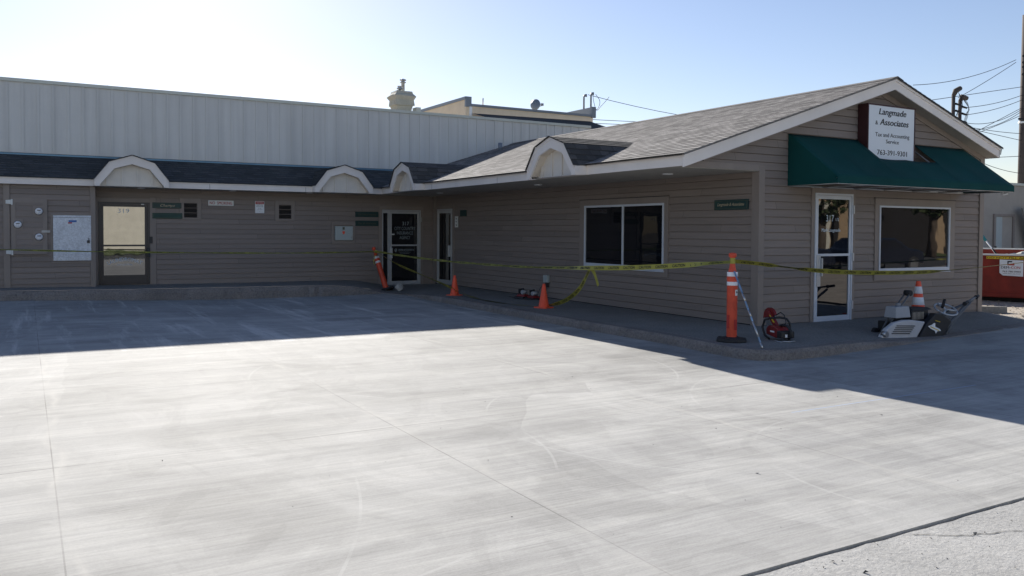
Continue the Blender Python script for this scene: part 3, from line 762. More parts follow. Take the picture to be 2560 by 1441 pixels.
# parapet of ribbed metal panels
mb = MB(); PT = 4.80
mb.face([(-12, 22.0, 2.4), (15.6, 22.0, 2.4), (15.6, 22.0, PT), (-12, 22.0, PT)])
mb.face([(15.6, 22.0, 2.4), (15.6, 24.0, 2.4), (15.6, 24.0, PT), (15.6, 22.0, PT)])
x = -11.93
while x < 15.5:
    mb.prism([(x, 3.10), (x+.045, 3.10), (x+.045, PT-.02), (x, PT-.02)], (0, 22.0, 0), (1, 0, 0), (0, 0, 1), (0, -.022, 0))
    x += .305
mb.build('parapet', 'panel', strip)
mb = MB(); mb.box((-12.02, 21.955, PT-.045), (15.66, 22.3, PT+.03)); 
for k in range(9): mb.box((-10.5+k*3.05, 21.951, PT-.047), (-10.46+k*3.05, 22.31, PT+.033))
mb.build('parapet_coping', 'coping', strip)
mb = MB(); mb.box((-12, 21.93, 3.075), (13.2, 21.975, 3.155)); mb.box((-12, 21.925, 3.156), (13.2, 21.975, 3.162), 1); mb.build('wall_flashing', ['flash', 'darkgap'], strip)
mb = MB(); mb.box((-12, 22.2, 3.9), (15.55, 23.9, 4.5)); mb.build('flat_roof', 'gutter', strip)
dormer(strip, (2.10, 20.8), (1, 0, 0), (0, -1, 0), depth=1.15)
dormer(strip, (7.03, 20.8), (1, 0, 0), (0, -1, 0), depth=1.15)
for x, y in ((2.35, 21.15), (6.3, 21.15), (4.4, 21.15)):
    mb = MB(); mb.lathe([(.085, 0), (.085, -.012), (.07, -.015)], (x, y, 2.409), 20); mb.build('soffit_light', 'white', strip)

# door 319 (dark bronze)
d319 = glazed_door(strip, LW, 1.47, 2.56, .16, 2.08, 'bronze', jamb=.045, stile=.055, top=.055, bot=.20, rail=1.07, glassm='glassF', tr=(.0, .0))
mb = MB(); pbox(mb, *LW, 1.375, 1.465, .12, 2.16, .002, .03); pbox(mb, *LW, 2.565, 2.70, .10, 2.20, .002, .034); pbox(mb, *LW, 1.375, 2.70, 2.085, 2.17, .002, .026); mb.build('door_trim', 'trim', d319)
mb = MB(); pbox(mb, *LW, 2.49, 2.56, .80, 1.02, .036, .11); pbox(mb, *LW, 2.55, 2.62, 1.12, 1.28, .045, .06); mb.build('handle', 'black', d319, bevel=.005)
mb = MB(); fr = ((0, 21.5-.0215, 0), (1, 0, 0), (0, 0, 1))
put_text(mb, '319', *fr, 2.0, 1.83, .10, .24)
def arcw(cx, cz, R):
    def w(a, b):
        t = (a-cx)/R; rr = R+(b-cz); return cx+rr*math.sin(t), cz-R+rr*math.cos(t)
    return w
put_text(mb, 'LAUNDROMAT', *fr, 2.02, .705, .085, .72, bold=.02, warp=arcw(2.02, .705, .75))
put_text(mb, 'ON CENTRAL', *fr, 2.02, .605, .04, .34)
mb.build('door_lettering', 'letter', d319)
mb = MB(); pbox(mb, *LW, 2.38, 2.44, 2.03, 2.045, .045, .048); mb.build('closer_label', 'white', d319)

# door 317 (aluminium with narrow sidelight)
d317 = glazed_door(strip, LW, 8.58, 9.53, -.03, 2.02, 'alu', jamb=.03, stile=.06, top=.065, bot=.08, rail=1.05, glassm='glass', handle=(8.665, .70, .98, .05), tr=(0, 0))
mb = MB(); pframe(mb, *LW, 8.40, 8.578, -.03, 2.02, .022, 0, .045, wb=.08, wt=.09); mb.build('sidelight_frame', 'alu', d317)
mb = MB(); pbox(mb, *LW, 8.42, 8.558, .045, 1.935, .003, .02); mb.build('sidelight_glass', 'glass', d317)
mb = MB(); pbox(mb, *LW, 8.31, 8.398, -.03, 2.12, .002, .03); pbox(mb, *LW, 9.532, 9.62, -.03, 2.12, .002, .03); pbox(mb, *LW, 8.398, 9.532, 2.022, 2.12, .002, .03); mb.build('door_trim', 'trim', d317)
mb = MB(); pbox(mb, *LW, 9.535, 9.55, 1.7, 1.82, .045, .06); pbox(mb, *LW, 9.535, 9.55, .2, .32, .045, .06); mb.build('hinge', 'steel', d317)
mb = MB()
put_text(mb, '317', *fr, 9.09, 1.60, .10, .20, bold=.02); put_text(mb, 'CITY COUNTRY', *fr, 9.07, 1.47, .09, .62)
put_text(mb, 'INSURANCE', *fr, 9.07, 1.345, .09, .48); put_text(mb, 'AGENCY', *fr, 9.07, 1.22, .09, .32)
put_text(mb, 'CENTRAL ACCOUNTING LLC', *fr, 9.11, .90, .045, .48, bold=.03); put_text(mb, 'Financial and Tax Services', *fr, 9.07, .855, .024, .34); put_text(mb, '763-390-0994', *fr, 9.06, .815, .024, .27)
n_ = 16; ring = [(8.80+.035*math.cos(a), .925+.035*math.sin(a)) for a in [math.pi*2*i/n_ for i in range(n_)]]; rin = [(8.80+.016*math.cos(a), .925+.016*math.sin(a)) for a in [math.pi*2*i/n_ for i in range(n_)]]
for i in range(n_):
    j = (i+1) % n_; mb.face([(ring[i][0], 21.4785, ring[i][1]), (ring[j][0], 21.4785, ring[j][1]), (rin[j][0], 21.4785, rin[j][1]), (rin[i][0], 21.4785, rin[i][1])])
mb.face([(8.768, 21.4786, .912), (8.80, 21.4786, .85), (8.832, 21.4786, .912)])
mb.build('door_lettering', 'letterdim', d317)
mb = MB(); pbox(mb, *LW, 8.675, 8.76, 1.335, 1.37, .021, .023); mb.build('glass_sticker', 'offwhite', d317)

# louvred vents with wide trim
for s0, s1 in ((3.33, 3.64), (5.61, 5.93)):
    mb = MB(); pframe(mb, *LW, s0-.10, s1+.085, 1.69, 2.20, .1, .002, .03, wb=.04, wt=.10); v_ = mb.build('wall_vent', 'trim', strip)
    mb = MB(); pbox(mb, *LW, s0, s1, 1.73, 2.10, .002, .012)
    for i in range(9): mb.prism([(0, 0), (.035, .012), (.035, .016), (0, .03)], (s0+.005, 21.5-.012, 1.745+i*.039), (0, -1, 0), (0, 0, 1), (s1-s0-.01, 0, 0))
    mb.build('louvre', 'dkbrown', v_)
# meter cabinet set in the bay wall
mb = MB(); pbox(mb, *BW, -.25, .43, .90, 2.10, .016, .045); md = mb.build('meter_cabinet_door', 'trim', strip, bevel=.003)
mb = MB(); siding(mb, (0, 20.95-.046, 0), (1, 0, 0), (0, -1, 0), .97, 2.02, lambda z: -.16, lambda z: .35, out=.010); mb.build('door_siding', 'siding', md)
mb = MB(); pframe(mb, *BW, -.25, .43, .90, 2.10, .085, .046, .058); mb.build('door_frame', 'trim', md)
for x, z in ((.27, 1.83), (-.125, 1.54), (.27, 1.275)):
    mb = MB(); pbox(mb, *BW, x-.11, x+.10, z-.12, z+.12, .057, .062); mb.build('meter_surround', 'trim', md)
    mb = MB()
    vs = [(.075, 0), (.075, .03), (.066, .055), (.045, .07), (0.001, .074)]
    pts = []; n = 24
    for r, d in vs: pts += [(x+r*math.cos(2*math.pi*k/n), 20.95-.062-d, z+r*math.sin(2*math.pi*k/n)) for k in range(n)]
    mb.raw(pts, [(i*n+k, (i+1)*n+k, (i+1)*n+(k+1) % n, i*n+(k+1) % n) for i in range(len(vs)-1) for k in range(n)], 0, True)
    mb.raw([(x+.083*math.cos(2*math.pi*k/n), 20.95-.064, z+.083*math.sin(2*math.pi*k/n)) for k in range(n)], [tuple(range(n))], 1)
    mb.build('meter', ['refl', 'black'], md)
    mb = MB(); pbox(mb, *BW, x-.035, x+.035, z+.012, z+.03, .137, .139); mb.build('meter_dial', 'ink', md)
for z in (2.02, .945):
    mb = MB()
    mb.prism([(-.345, z-.035), (-.25, z-.045), (-.25, z+.05), (-.345, z+.04)], (0, 20.95-.062, 0), (1, 0, 0), (0, 0, 1), (0, -.006, 0))
    mb.prism([(-.247, z-.06), (-.215, z-.06), (-.215, z+.06), (-.247, z+.06)], (0, 20.95-.062, 0), (1, 0, 0), (0, 0, 1), (0, -.012, 0))
    mb.build('hinge', 'offwhite', md)
mb = MB(); pbox(mb, *BW, .32, .48, 1.375, 1.39, .06, .075); pbox(mb, *BW, .32, .48, 1.40, 1.412, .06, .075); mb.build('latch', 'offwhite', md)
# chimney with flues on the strip building's roof
mb = MB()
prof = [(0, .27), (.18, .26), (.30, .275), (.33, .33), (.5, .315), (.62, .375), (.66, .36), (.72, .30), (.80, .27)]
rc = random.Random(5); base_z = 5.28; rings = []
for z, w in prof:
    q = []
    for sx, sy in ((-1, -1), (-.33, -1), (.33, -1), (1, -1), (1, -.33), (1, .33), (1, 1), (.33, 1), (-.33, 1), (-1, 1), (-1, .33), (-1, -.33)):
        q.append((10.93+sx*w+rc.uniform(-.012, .012), 26.2+sy*w+rc.uniform(-.012, .012), base_z+z+rc.uniform(-.01, .01)))
    rings.append(q)
allv = sum(rings, []); n = 12
mb.raw(allv, [(i*n+k, i*n+(k+1) % n, (i+1)*n+(k+1) % n, (i+1)*n+k) for i in range(len(prof)-1) for k in range(n)])
mb.face(rings[-1]); mb.box((10.66, 25.93, 3.9), (11.2, 26.47, 5.29))
ch = mb.build('chimney', 'chimney', strip)
mb = MB(); mb.lathe([(.06, 0), (.06, .33), (.10, .335), (.10, .36), (.06, .37), (.06, .40), (.11, .41), (.11, .44), (.03, .47)], (10.98, 26.2, 6.05), 16); mb.build('flue', 'steel', ch)
mb = MB(); mb.lathe([(.05, 0), (.05, .08), (.10, .09), (.10, .12), (.04, .16), (.08, .17), (.08, .19)], (10.80, 26.05, 6.05), 16); mb.build('flue', 'steel', ch)
mb = MB(); mb.hexa([(10.75, 25.6), (11.35, 25.6), (11.35, 26.0), (10.75, 26.0)], 4.9, 5.30, 0, [(11.1, 25.6), (11.35, 25.6), (11.35, 26.0), (11.1, 26.0)]); mb.box((11.2, 25.58, 4.9), (11.36, 25.9, 5.52)); mb.build('chimney_flashing', 'coping', ch)

# =========================================================== wall-mounted things on the strip
eb = thing('electrical_panel', 'speckled galvanized steel cabinet door between the meters and the laundromat door', 'utility box', (.92, 20.9, .75))
mb = MB(); pframe(mb, *BW, .50, 1.31, .70, 1.79, .035, .002, .02); mb.build('surround', 'trim', eb)
mb = MB(); pbox(mb, *BW, .54, 1.285, .75, 1.70, .016, .05); mb.build('panel_door', 'galv', eb, bevel=.004)
mb = MB(); pbox(mb, *BW, .54, 1.285, 1.705, 1.75, .016, .05); mb.build('top_strip', 'galv', eb, bevel=.003)
mb = MB(); pbox(mb, *BW, .84, 1.0, 1.60, 1.645, .05, .052); pbox(mb, *BW, .83, .91, 1.57, 1.597, .05, .052, 1); mb.build('sticker', ['blueprint', 'red'], eb)
mb = MB(); pbox(mb, *BW, 1.20, 1.255, 1.14, 1.20, .05, .08); mb.tube([(1.235, 20.87, 1.2), (1.235, 20.865, 1.25), (1.22, 20.865, 1.25)], .007, 6); mb.build('padlock', 'bronze', eb)
mb = MB()
for x, z in ((.62, 1.67), (.92, 1.67), (1.21, 1.67), (.62, .79), (.92, .79), (1.21, .79)): mb.tube([(x, 20.902, z), (x, 20.895, z)], .009, 8)
mb.build('screws', 'steel', eb)

wb_ = thing('wall_box', 'small pale grey electrical box with an orange warning decal on the dark wall', 'utility box', (7.3, 21.47, 1.19))
mb = MB(); pframe(mb, *LW, 6.98, 7.64, 1.10, 1.67, .075, .002, .03); mb.build('surround', 'trim', wb_)
mb = MB(); pbox(mb, *LW, 7.075, 7.555, 1.19, 1.56, .012, .075); mb.build('door', 'greybox', wb_, bevel=.006)
mb = MB(); pbox(mb, *LW, 7.27, 7.33, 1.47, 1.54, .0755, .077); mb.build('label', 'dullgold', wb_)
mb = MB(); mb.prism([(7.265, 1.43), (7.335, 1.43), (7.335, 1.39), (7.315, 1.35), (7.285, 1.35), (7.265, 1.39)], (0, 21.5-.0755, 0), (1, 0, 0), (0, 0, 1), (0, -.0015, 0)); mb.build('warning_decal', 'orange', wb_)
mb = MB(); pbox(mb, *LW, 7.52, 7.55, 1.24, 1.30, .075, .09); mb.build('latch', 'steel', wb_)

def plaque(WP, s0, s1, z0, z1, lines, label, fm='greensign', tm='gold', border=True, mirror=False, group='small green tenant name signs'):
    o_, u_, n_ = map(Vector, WP)
    t = thing('name_sign', label, 'sign', tuple(o_+u_*(s0+s1)/2+n_*.03+Vector((0, 0, z0))), group)
    m = MB(); pbox(m, *WP, s0, s1, z0, z1, .016, .04); m.build('board', fm, t, bevel=.004)
    if border:
        m = MB(); pframe(m, *WP, s0+.02, s1-.02, z0+.02, z1-.02, .005, .0405, .042); m.build('border', 'greensign2' if tm != 'gold' else 'dullgold', t)
    if lines:
        m = MB()
        u3 = -u_ if mirror else u_
        for txt, c, b, h, w in lines: put_text(m, txt, o_+n_*.0425, u3, (0, 0, 1), -c if mirror else c, b, h, w, shear=.45, bold=.0)
        m.build('lettering', tm, t)
    return t
plaque(LW, 2.62, 3.27, 1.955, 2.09, [('Champs', 2.96, 1.995, .058, .33)], 'dark green name sign with gold script beside the laundromat door, upper one')
plaque(LW, 2.62, 3.29, 1.71, 1.845, None, 'blank faded green sign directly below the gold script one', fm='greensign2')
plaque(LW, 7.64, 8.29, 1.815, 1.955, [('City Country Insurance', 7.965, 1.86, .05, .50)], 'green sign with faint script, upper of the pair left of the insurance door', tm='dullgold', border=False)
plaque(LW, 7.64, 8.29, 1.575, 1.715, [('Tax & Advisors', 7.965, 1.62, .05, .50)], 'green sign with faint script, lower of the pair left of the insurance door', tm='dullgold', border=False)
plaque(MW, 9.61, 10.36, 1.83, 1.995, [('Langmade & Associates', 9.985, 1.895, .05, .60)], 'green sign with pale script on the porch wall next to the corner board', mirror=True)

ns = thing('no_smoking_sign', 'white NO SMOKING sign with red capitals under the eave', 'sign', (4.19, 21.47, 2.04))
mb = MB(); pbox(mb, *LW, 3.89, 4.49, 2.045, 2.17, .016, .022); mb.build('plate', 'offwhite', ns)
mb = MB(); put_text(mb, 'NO  SMOKING', (0, 21.477, 0), (1, 0, 0), (0, 0, 1), 4.19, 2.072, .072, .53, bold=.02); mb.build('lettering', 'red', ns)
nt_ = thing('notice_sign', 'white notice sign with a red header strip', 'sign', (5.125, 21.47, 1.88))
mb = MB(); pbox(mb, *LW, 5.015, 5.24, 1.875, 2.175, .016, .022); mb.build('plate', 'white', nt_)
mb = MB(); pbox(mb, *LW, 5.025, 5.23, 2.10, 2.165, .0222, .023); mb.build('header', 'red', nt_)
mb = MB(); fq = ((0, 21.4765, 0), (1, 0, 0), (0, 0, 1))
put_text(mb, 'NOTICE', *fq, 5.128, 2.115, .036, .15); mb.build('header_lettering', 'white', nt_)
mb = MB(); fq = ((0, 21.4775, 0), (1, 0, 0), (0, 0, 1))
put_text(mb, 'UNATTENDED', *fq, 5.128, 2.065, .022, .17); put_text(mb, 'VEHICLES TOWED', *fq, 5.128, 2.03, .022, .17); put_text(mb, 'at the', *fq, 5.128, 1.985, .016, .07); put_text(mb, 'owners expense', *fq, 5.128, 1.955, .016, .13); put_text(mb, 'Thank you', *fq, 5.16, 1.90, .016, .09)
mb.build('lettering', 'ink', nt_)

# things on the porch wall
ol = thing('outdoor_outlet', 'grey weatherproof outlet box low on the porch wall behind a cone', 'outlet', (9.9, 15.5, .2))
mb = MB(); pbox(mb, *MW, 15.42, 15.58, .34, .50, .016, .09); mb.build('cover', 'greybox', ol, bevel=.008)
mb = MB(); pbox(mb, *MW, 15.44, 15.56, .24, .335, .016, .05); mb.tube([(9.88, 15.5, .24), (9.88, 15.5, 0)], .012, 8); mb.build('conduit', 'bronze', ol)
mb = MB(); mb.tube([(9.86, 15.56, .3), (9.80, 15.62, .2), (9.78, 15.66, .1), (9.7, 15.6, .02), (9.55, 15.55, .015)], .006, 6); mb.build('cord', 'black', ol)
kl = thing('hanging_sign', 'narrow white plate with dark vertical lettering hanging beside the inner door', 'sign', (9.9, 19.97, 1.55))
mb = MB(); pbox(mb, *MW, 19.88, 20.06, 1.55, 1.84, .03, .04); mb.build('plate', 'offwhite', kl)
mb = MB(); put_text(mb, '3 1 7', (9.94-.042, 19.97, 1.695), (0, 0, -1), (0, -1, 0), 0, -.035, .07, .22, bold=.03); mb.build('lettering', 'ink', kl)
kb = thing('small_wall_sign', 'small dark green square sign high beside the inner door', 'sign', (9.9, 19.6, 1.84))
mb = MB(); pbox(mb, *MW, 19.42, 19.76, 1.84, 2.0, .016, .04); mb.build('board', 'greensign', kb, bevel=.003)
mb = MB(); pframe(mb, *MW, 19.44, 19.74, 1.86, 1.98, .006, .0405, .042); mb.build('border', 'greensign2', kb)

# =========================================================== awning and light-box sign
aw = thing('awning', 'dark green canvas awning with open underside over office door and window', 'awning', (12.9, 9.0, 2.2))
AX0, AX1, AY, AZ0, AZV, AZT, YW = 10.55, 15.25, 8.44, 2.215, 2.315, 3.045, 9.395
mb = MB()
NX0, NX1, NZ = 12.22, 13.76, 2.705
def ay(z): return YW+(AY-YW)*(AZT-z)/(AZT-AZV)
AXS = sorted(set([round(AX0+(AX1-AX0)*k/36, 4) for k in range(37)]+[NX0, NX1])); AZS = [AZV+(NZ-AZV)*k/6 for k in range(7)]+[NZ+(AZT-NZ)*k/5 for k in range(1, 6)]
def ap(x, z):
    t = (z-AZV)/(AZT-AZV); sag = .016*math.sin(math.pi*t)*abs(math.sin((x-AX0)/(AX1-AX0)*math.pi*6))
    return (x, ay(z)+sag*.6, z-sag*.8)
for a, b in zip(AXS, AXS[1:]):
    for p, q in zip(AZS, AZS[1:]):
        if NX0-.001 < a and b < NX1+.001 and p > NZ-.001: continue
        mb.face([ap(a, p), ap(b, p), ap(b, q), ap(a, q)], smooth=True)
mb.face([(AX0, AY, AZ0), (AX1, AY, AZ0), (AX1, AY, AZV), (AX0, AY, AZV)])
for x in (AX0, AX1):
    mb.face([(x, YW, AZ0), (x, AY, AZ0), (x, AY, AZV), (x, YW, AZT)])
o = mb.build('canopy_fabric', 'awning', aw, weld=True); md_ = o.modifiers.new('solid', 'SOLIDIFY'); md_.thickness = .004
for i in (1, 2, 4, 5):
    mb = MB()
    x = AX0+(AX1-AX0)*i/6
    for j in range(8):
        p, q = AZV+(AZT-AZV)*j/8, AZV+(AZT-AZV)*(j+1)/8
        if NX0-.05 < x < NX1+.05 and q > NZ: continue
        mb.face([(x-.009, ay(p)-.006, p), (x+.009, ay(p)-.006, p), (x+.009, ay(q)-.006, q), (x-.009, ay(q)-.006, q)])
    mb.build('fabric_seam', 'awning', aw)
mb = MB()
mb.tube([(AX0+.01, AY+.02, AZ0), (AX1-.01, AY+.02, AZ0)], .012, 6); mb.tube([(AX0+.01, YW-.03, AZ0), (AX1-.01, YW-.03, AZ0)], .014, 6)
for i in range(7):
    x = AX0+.02+(AX1-AX0-.04)*i/6; mb.tube([(x, AY+.02, AZ0), (x, YW-.03, AZ0)], .011, 6)
    if i not in (2, 3): mb.tube([(x, AY+.05, AZV-.03), (x, YW-.02, AZT-.08)], .011, 6)
mb.tube([(AX0, AY+.02, AZV-.02), (AX1, AY+.02, AZV-.02)], .011, 6)
mb.build('awning_frame', 'alu', aw)
mb = MB(); pbox(mb, *GW, 14.2, 15.2, 2.21, 2.24, .03, .06); mb.tube([(15.1, 8.55, 2.20), (15.16, 8.6, 2.17), (15.2, 8.52, 2.19)], .02, 6); mb.build('bracket', 'white', aw)

sg = thing('lightbox_sign', 'white light-box sign in maroon housing rising through the green awning', 'sign', (12.86, 9.3, 2.75))
SX0, SX1, SY, SZ0, SZ1 = 12.23, 13.50, 9.205, 2.70, 3.645
mb = MB(); mb.box((SX0, SY+.004, SZ0), (SX1, 9.395, SZ1)); mb.build('housing', 'maroon', sg)
mb = MB(); pframe(mb, (0, SY+.004, 0), (1, 0, 0), (0, -1, 0), SX0, SX1, SZ0, SZ1, .022, .0, .012); mb.build('housing_rim', 'maroon', sg)
mb = MB(); mb.box((SX0+.022, SY, SZ0+.022), (SX1-.022, SY+.004, SZ1-.022)); mb.build('sign_face', 'signface', sg)
mb = MB(); fs_ = ((0, SY-.0015, 0), (1, 0, 0), (0, 0, 1)); cx = 12.865
put_text(mb, 'Langmade', *fs_, 12.885, 3.478, .105, .73, shear=.22, bold=.034)
put_text(mb, '&', *fs_, 12.463, 3.302, .068, .062, bold=.022); put_text(mb, 'Associates', *fs_, 12.935, 3.304, .105, .77, shear=.22, bold=.034)
put_text(mb, 'Tax and Accounting', *fs_, 12.89, 3.105, .068, .915, bold=.016); put_text(mb, 'Service', *fs_, 12.89, 2.998, .066, .345, bold=.016)
put_text(mb, '763-391-9301', *fs_, 12.89, 2.797, .085, .80, bold=.02)
mb.build('lettering', 'ink', sg)

# =========================================================== delineator posts, cones
POST = [(.066, .0), (.069, .02), (.069, .78), (.072, .80), (.072, .84), (.07, .86), (.055, .90), (.036, 1.00), (.030, 1.05), (.030, 1.09), (.052, 1.115), (.052, 1.14), (.045, 1.16), (.0, 1.165)]
def delineator(loc, label, grp, rot=None):
    t = thing('delineator_post', label, 'traffic post', loc, grp)
    if rot: t.rotation_euler = rot
    b = MB(); b.lathe([(.205, 0), (.215, .012), (.205, .045), (.15, .055), (.10, .06), (.075, .065)], (0, 0, 0), 8, smooth=False)
    for a in (0.4, 2.0, 3.6, 5.2): b.box((.16*math.cos(a)-.02, .16*math.sin(a)-.02, .05), (.16*math.cos(a)+.02, .16*math.sin(a)+.02, .058))
    b.build('rubber_base', 'rubber', t, local=True, bevel=.006)
    b = MB(); b.lathe(POST, (0, 0, .03), 28); b.box((-.075, -.02, .18), (-.06, .02, .36), 1); b.box((.0-.025, -.071, .16), (.025, -.066, .30), 1)
    b.build('post', ['orangeburnt', 'red'], t, local=True)
    for z0, z1 in ((.775, .855), (.865+.03, .985)):
        b = MB(); b.lathe([(.0705, z0-.02), (.0715, z0-.018), (.0715, z1-.052), (.0705, z1-.05)], (0, 0, 0), 28); b.build('reflective_band', 'refl', t, local=True)
    return t
P1 = (8.21, 8.23, 0)
p1 = delineator(P1, 'upright orange delineator post with tape tied at its neck, at the curb corner', 'orange delineator posts')
b = MB()
for i in range(4):   # white sticker wrapped on the post
    a0 = -1.75+i*.22; a1 = a0+.22; r = .0705
    b.face([(r*math.cos(a0), r*math.sin(a0), .62), (r*math.cos(a1), r*math.sin(a1), .62), (r*math.cos(a1), r*math.sin(a1), .70), (r*math.cos(a0), r*math.sin(a0), .70)])
b.build('sticker', 'offwhite', p1, local=True)
b = MB()
a0, a1, r = -1.5, -1.15, .0715
b.face([(r*math.cos(a0), r*math.sin(a0), .655), (r*math.cos(a1), r*math.sin(a1), .65), (r*math.cos(a1), r*math.sin(a1), .672), (r*math.cos(a0), r*math.sin(a0), .685)])
b.build('sticker_print', 'ink', p1, local=True)
P2 = (8.05, 20.25, -.09)
lean = Vector((-.20, .36, 1.02)).normalized().to_track_quat('Z', 'Y').to_euler()
delineator(P2, 'leaning orange delineator post tipped against the insurance office door', 'orange delineator posts', lean)
delineator((22.6, 4.5, -.25), 'orange delineator post standing out on the gravel, seen in the office window glass', 'orange delineator posts')
rk = MB(); rr = random.Random(11)
vs = []
for k in range(40):
    a, b_ = rr.uniform(0, 6.28), rr.uniform(-1, 1); q = math.sqrt(1-b_*b_); R = .11*rr.uniform(.8, 1.1)
    vs.append(Vector((8.32+R*q*math.cos(a), 20.05+R*q*math.sin(a), -.0+R*1.1*b_)))
bmx = bmesh.new()
for v in vs: bmx.verts.new(v)
bmesh.ops.convex_hull(bmx, input=bmx.verts)
me = bpy.data.meshes.new('rubble_chunk'); bmx.to_mesh(me); bmx.free(); me.materials.append(M['rock'])
o = bpy.data.objects.new('rubble_chunk', me); COL.objects.link(o); tag(o, 'pale broken concrete chunk beside the base of the leaning post', 'rock')

def cone(loc, label, h=.46, r=.10, bw=.15, bands=False, grp='orange traffic cones', rz=0.3, yaw=0):
    t = thing('traffic_cone', label, 'cone', loc, grp); t.rotation_euler = (0, 0, rz)
    b = MB(); c = bw; k = .03
    b.hexa([(-c+k, -c), (c-k, -c), (c, -c+k), (c, c-k), (c-k, c), (-c+k, c), (-c, c-k), (-c, -c+k)], 0, .022, 0,
           [(p[0]*.96, p[1]*.96) for p in [(-c+k, -c), (c-k, -c), (c, -c+k), (c, c-k), (c-k, c), (-c+k, c), (-c, c-k), (-c, -c+k)]])
    b.build('cone_base', 'orange', t, local=True, bevel=.004)
    b = MB(); b.lathe([(r*1.12, .02), (r, .035), (r*.28, h-.01), (r*.25, h), (r*.18, h), (r*.16, h-.03)], (0, 0, 0), 28)
    b.build('cone_body', 'orange', t, local=True)
    if bands:
        def rad(z): return r+(r*.28-r)*(z-.035)/(h-.045)
        for z0, z1 in bands:
            b = MB(); b.lathe([(rad(z0)+.0005, z0), (rad(z0)+.003, z0+.002), (rad(z1)+.003, z1-.002), (rad(z1)+.0005, z1)], (0, 0, 0), 28); b.build('reflective_band', 'refl', t, local=True)
    return t
cone((8.57, 13.52, 0), 'plain bright orange cone in front of the wall outlet')
cone((8.44, 17.1, -.012), 'plain orange cone farther back near the inner doors')
cone((13.06, 8.78, -.02), 'orange cone with two white bands standing behind the concrete saw', h=.68, r=.135, bw=.18, bands=((.28, .41), (.47, .59)))

# leaning measuring stick
mb = MB(); a, b_ = Vector((8.17, 8.155, .945)), Vector((8.05, 7.53, .0))
mb.tube([a, b_], .012, 8); st_ = mb.build('leaning_stick', 'blue'); tag(st_, 'worn blue and silver stick leaning on the upright orange post', 'stick')
m2 = MB()
for t0, t1 in ((.30, .40), (.52, .60), (.66, .86), (.93, 1.0)): m2.tube([a.lerp(b_, t0), a.lerp(b_, t1)], .0126, 8)
m2.build('worn_paint', 'steel', st_)

# =========================================================== caution tape
def catm(pts, m=14):
    out = []; P = [Vector(p) for p in pts]; P = [P[0]*2-P[1]]+P+[P[-1]*2-P[-2]]
    for i in range(1, len(P)-2):
        for k in range(m):
            t = k/m; p0, p1_, p2, p3 = P[i-1], P[i], P[i+1], P[i+2]
            out.append(.5*((2*p1_)+(-p0+p2)*t+(2*p0-5*p1_+4*p2-p3)*t*t+(-p0+3*p1_-3*p2+p3)*t**3))
    out.append(P[-2]); return out
def tape(pts, label, ang, w=.075, text=True, m=14, grp='yellow caution tape', txt_gap=1.3):
    c = catm(pts, m); S = [0]
    for a, b in zip(c, c[1:]): S.append(S[-1]+(b-a).length)
    tot = S[-1]; fr_ = []
    for i, p in enumerate(c):
        t = (c[min(i+1, len(c)-1)]-c[max(i-1, 0)]).normalized()
        up_ = Vector((0, 0, 1)); side = t.cross(up_)
        side = side.normalized() if side.length > .05 else Vector((1, 0, 0)); u_ = side.cross(t)
        A = ang(S[i]/tot); fr_.append((p, u_*math.cos(A)+side*math.sin(A)))
    b = MB()
    for (p, q), (p2, q2) in zip(fr_, fr_[1:]):
        b.face([p-q*w/2, p2-q2*w/2, p2+q2*w/2, p+q*w/2], smooth=True)
    o = b.build('caution_tape', 'tape', weld=True); tag(o, label, 'caution tape', grp)
    if text:
        vs, fs, tw = text_geo('CAUTION', 0, .03); sz = w*.55/.7; l = MB(); s0 = .15; 
        def at(s_):
            s_ = max(0, min(tot-1e-4, s_)); lo_ = 0
            for i in range(len(S)-1):
                if S[i] <= s_ <= S[i+1]: lo_ = i; break
            f = (s_-S[lo_])/max(1e-6, S[lo_+1]-S[lo_]); return fr_[lo_][0].lerp(fr_[lo_+1][0], f), fr_[lo_][1].lerp(fr_[lo_+1][1], f), (c[lo_+1]-c[lo_]).normalized()
        while s0+tw*sz < tot:
            for sg_ in (1, -1):
                o_ = []
                for x, y in vs:
                    q = x*sz if sg_ < 0 else tw*sz-x*sz
                    p, wv, tv = at(s0+q); nn_ = wv.cross(tv).normalized()
                    o_.append(p+wv*(y*sz-w*.27)+nn_*.0012*(1 if sg_ > 0 else -1))
                l.raw(o_, fs)
            s0 += tw*sz+txt_gap*w
        l.build('lettering', 'ink', o)
    return o
PI = math.pi
tape([(8.21, 8.25, 1.07), (8.14, 9.8, .94), (8.05, 11.3, .865), (7.98, 13.5, .80), (7.93, 16.4, .80), (7.88, 18.6, .845), (7.85, 20.5, .915)],
     'yellow tape strung along the porch between the upright and the leaning post', lambda t: .15+1.0*smooth((t-.22)/.12)+.12*math.sin(t*70)*smooth((t-.25)/.1)+.85*smooth((.07-t)/.04))
tape([(8.22, 8.22, 1.08), (8.75, 8.25, 1.035), (9.1, 8.25, .995), (10.14, 8.27, .905), (11.25, 8.29, .86), (12.62, 8.33, .845), (13.82, 8.4, .875), (15.6, 8.55, .935), (18.5, 8.8, 1.05)],
     'yellow tape running right from the upright post past office door and window', lambda t: .85+.5*smooth((t-.07)/.02)*smooth((.14-t)/.02)-.35*smooth((t-.13)/.06)+.75*smooth((t-.42)/.06), m=16)
tape([(7.85, 20.5, .915), (6.5, 20.25, .90), (5.3, 20.2, .90), (3.3, 20.2, .925), (1.5, 20.2, .96), (-.44, 20.2, 1.02), (-4, 20.2, 1.15)],
     'taut yellow tape crossing the laundromat wall to the left', lambda t: 1.22+.12*math.sin(t*38))
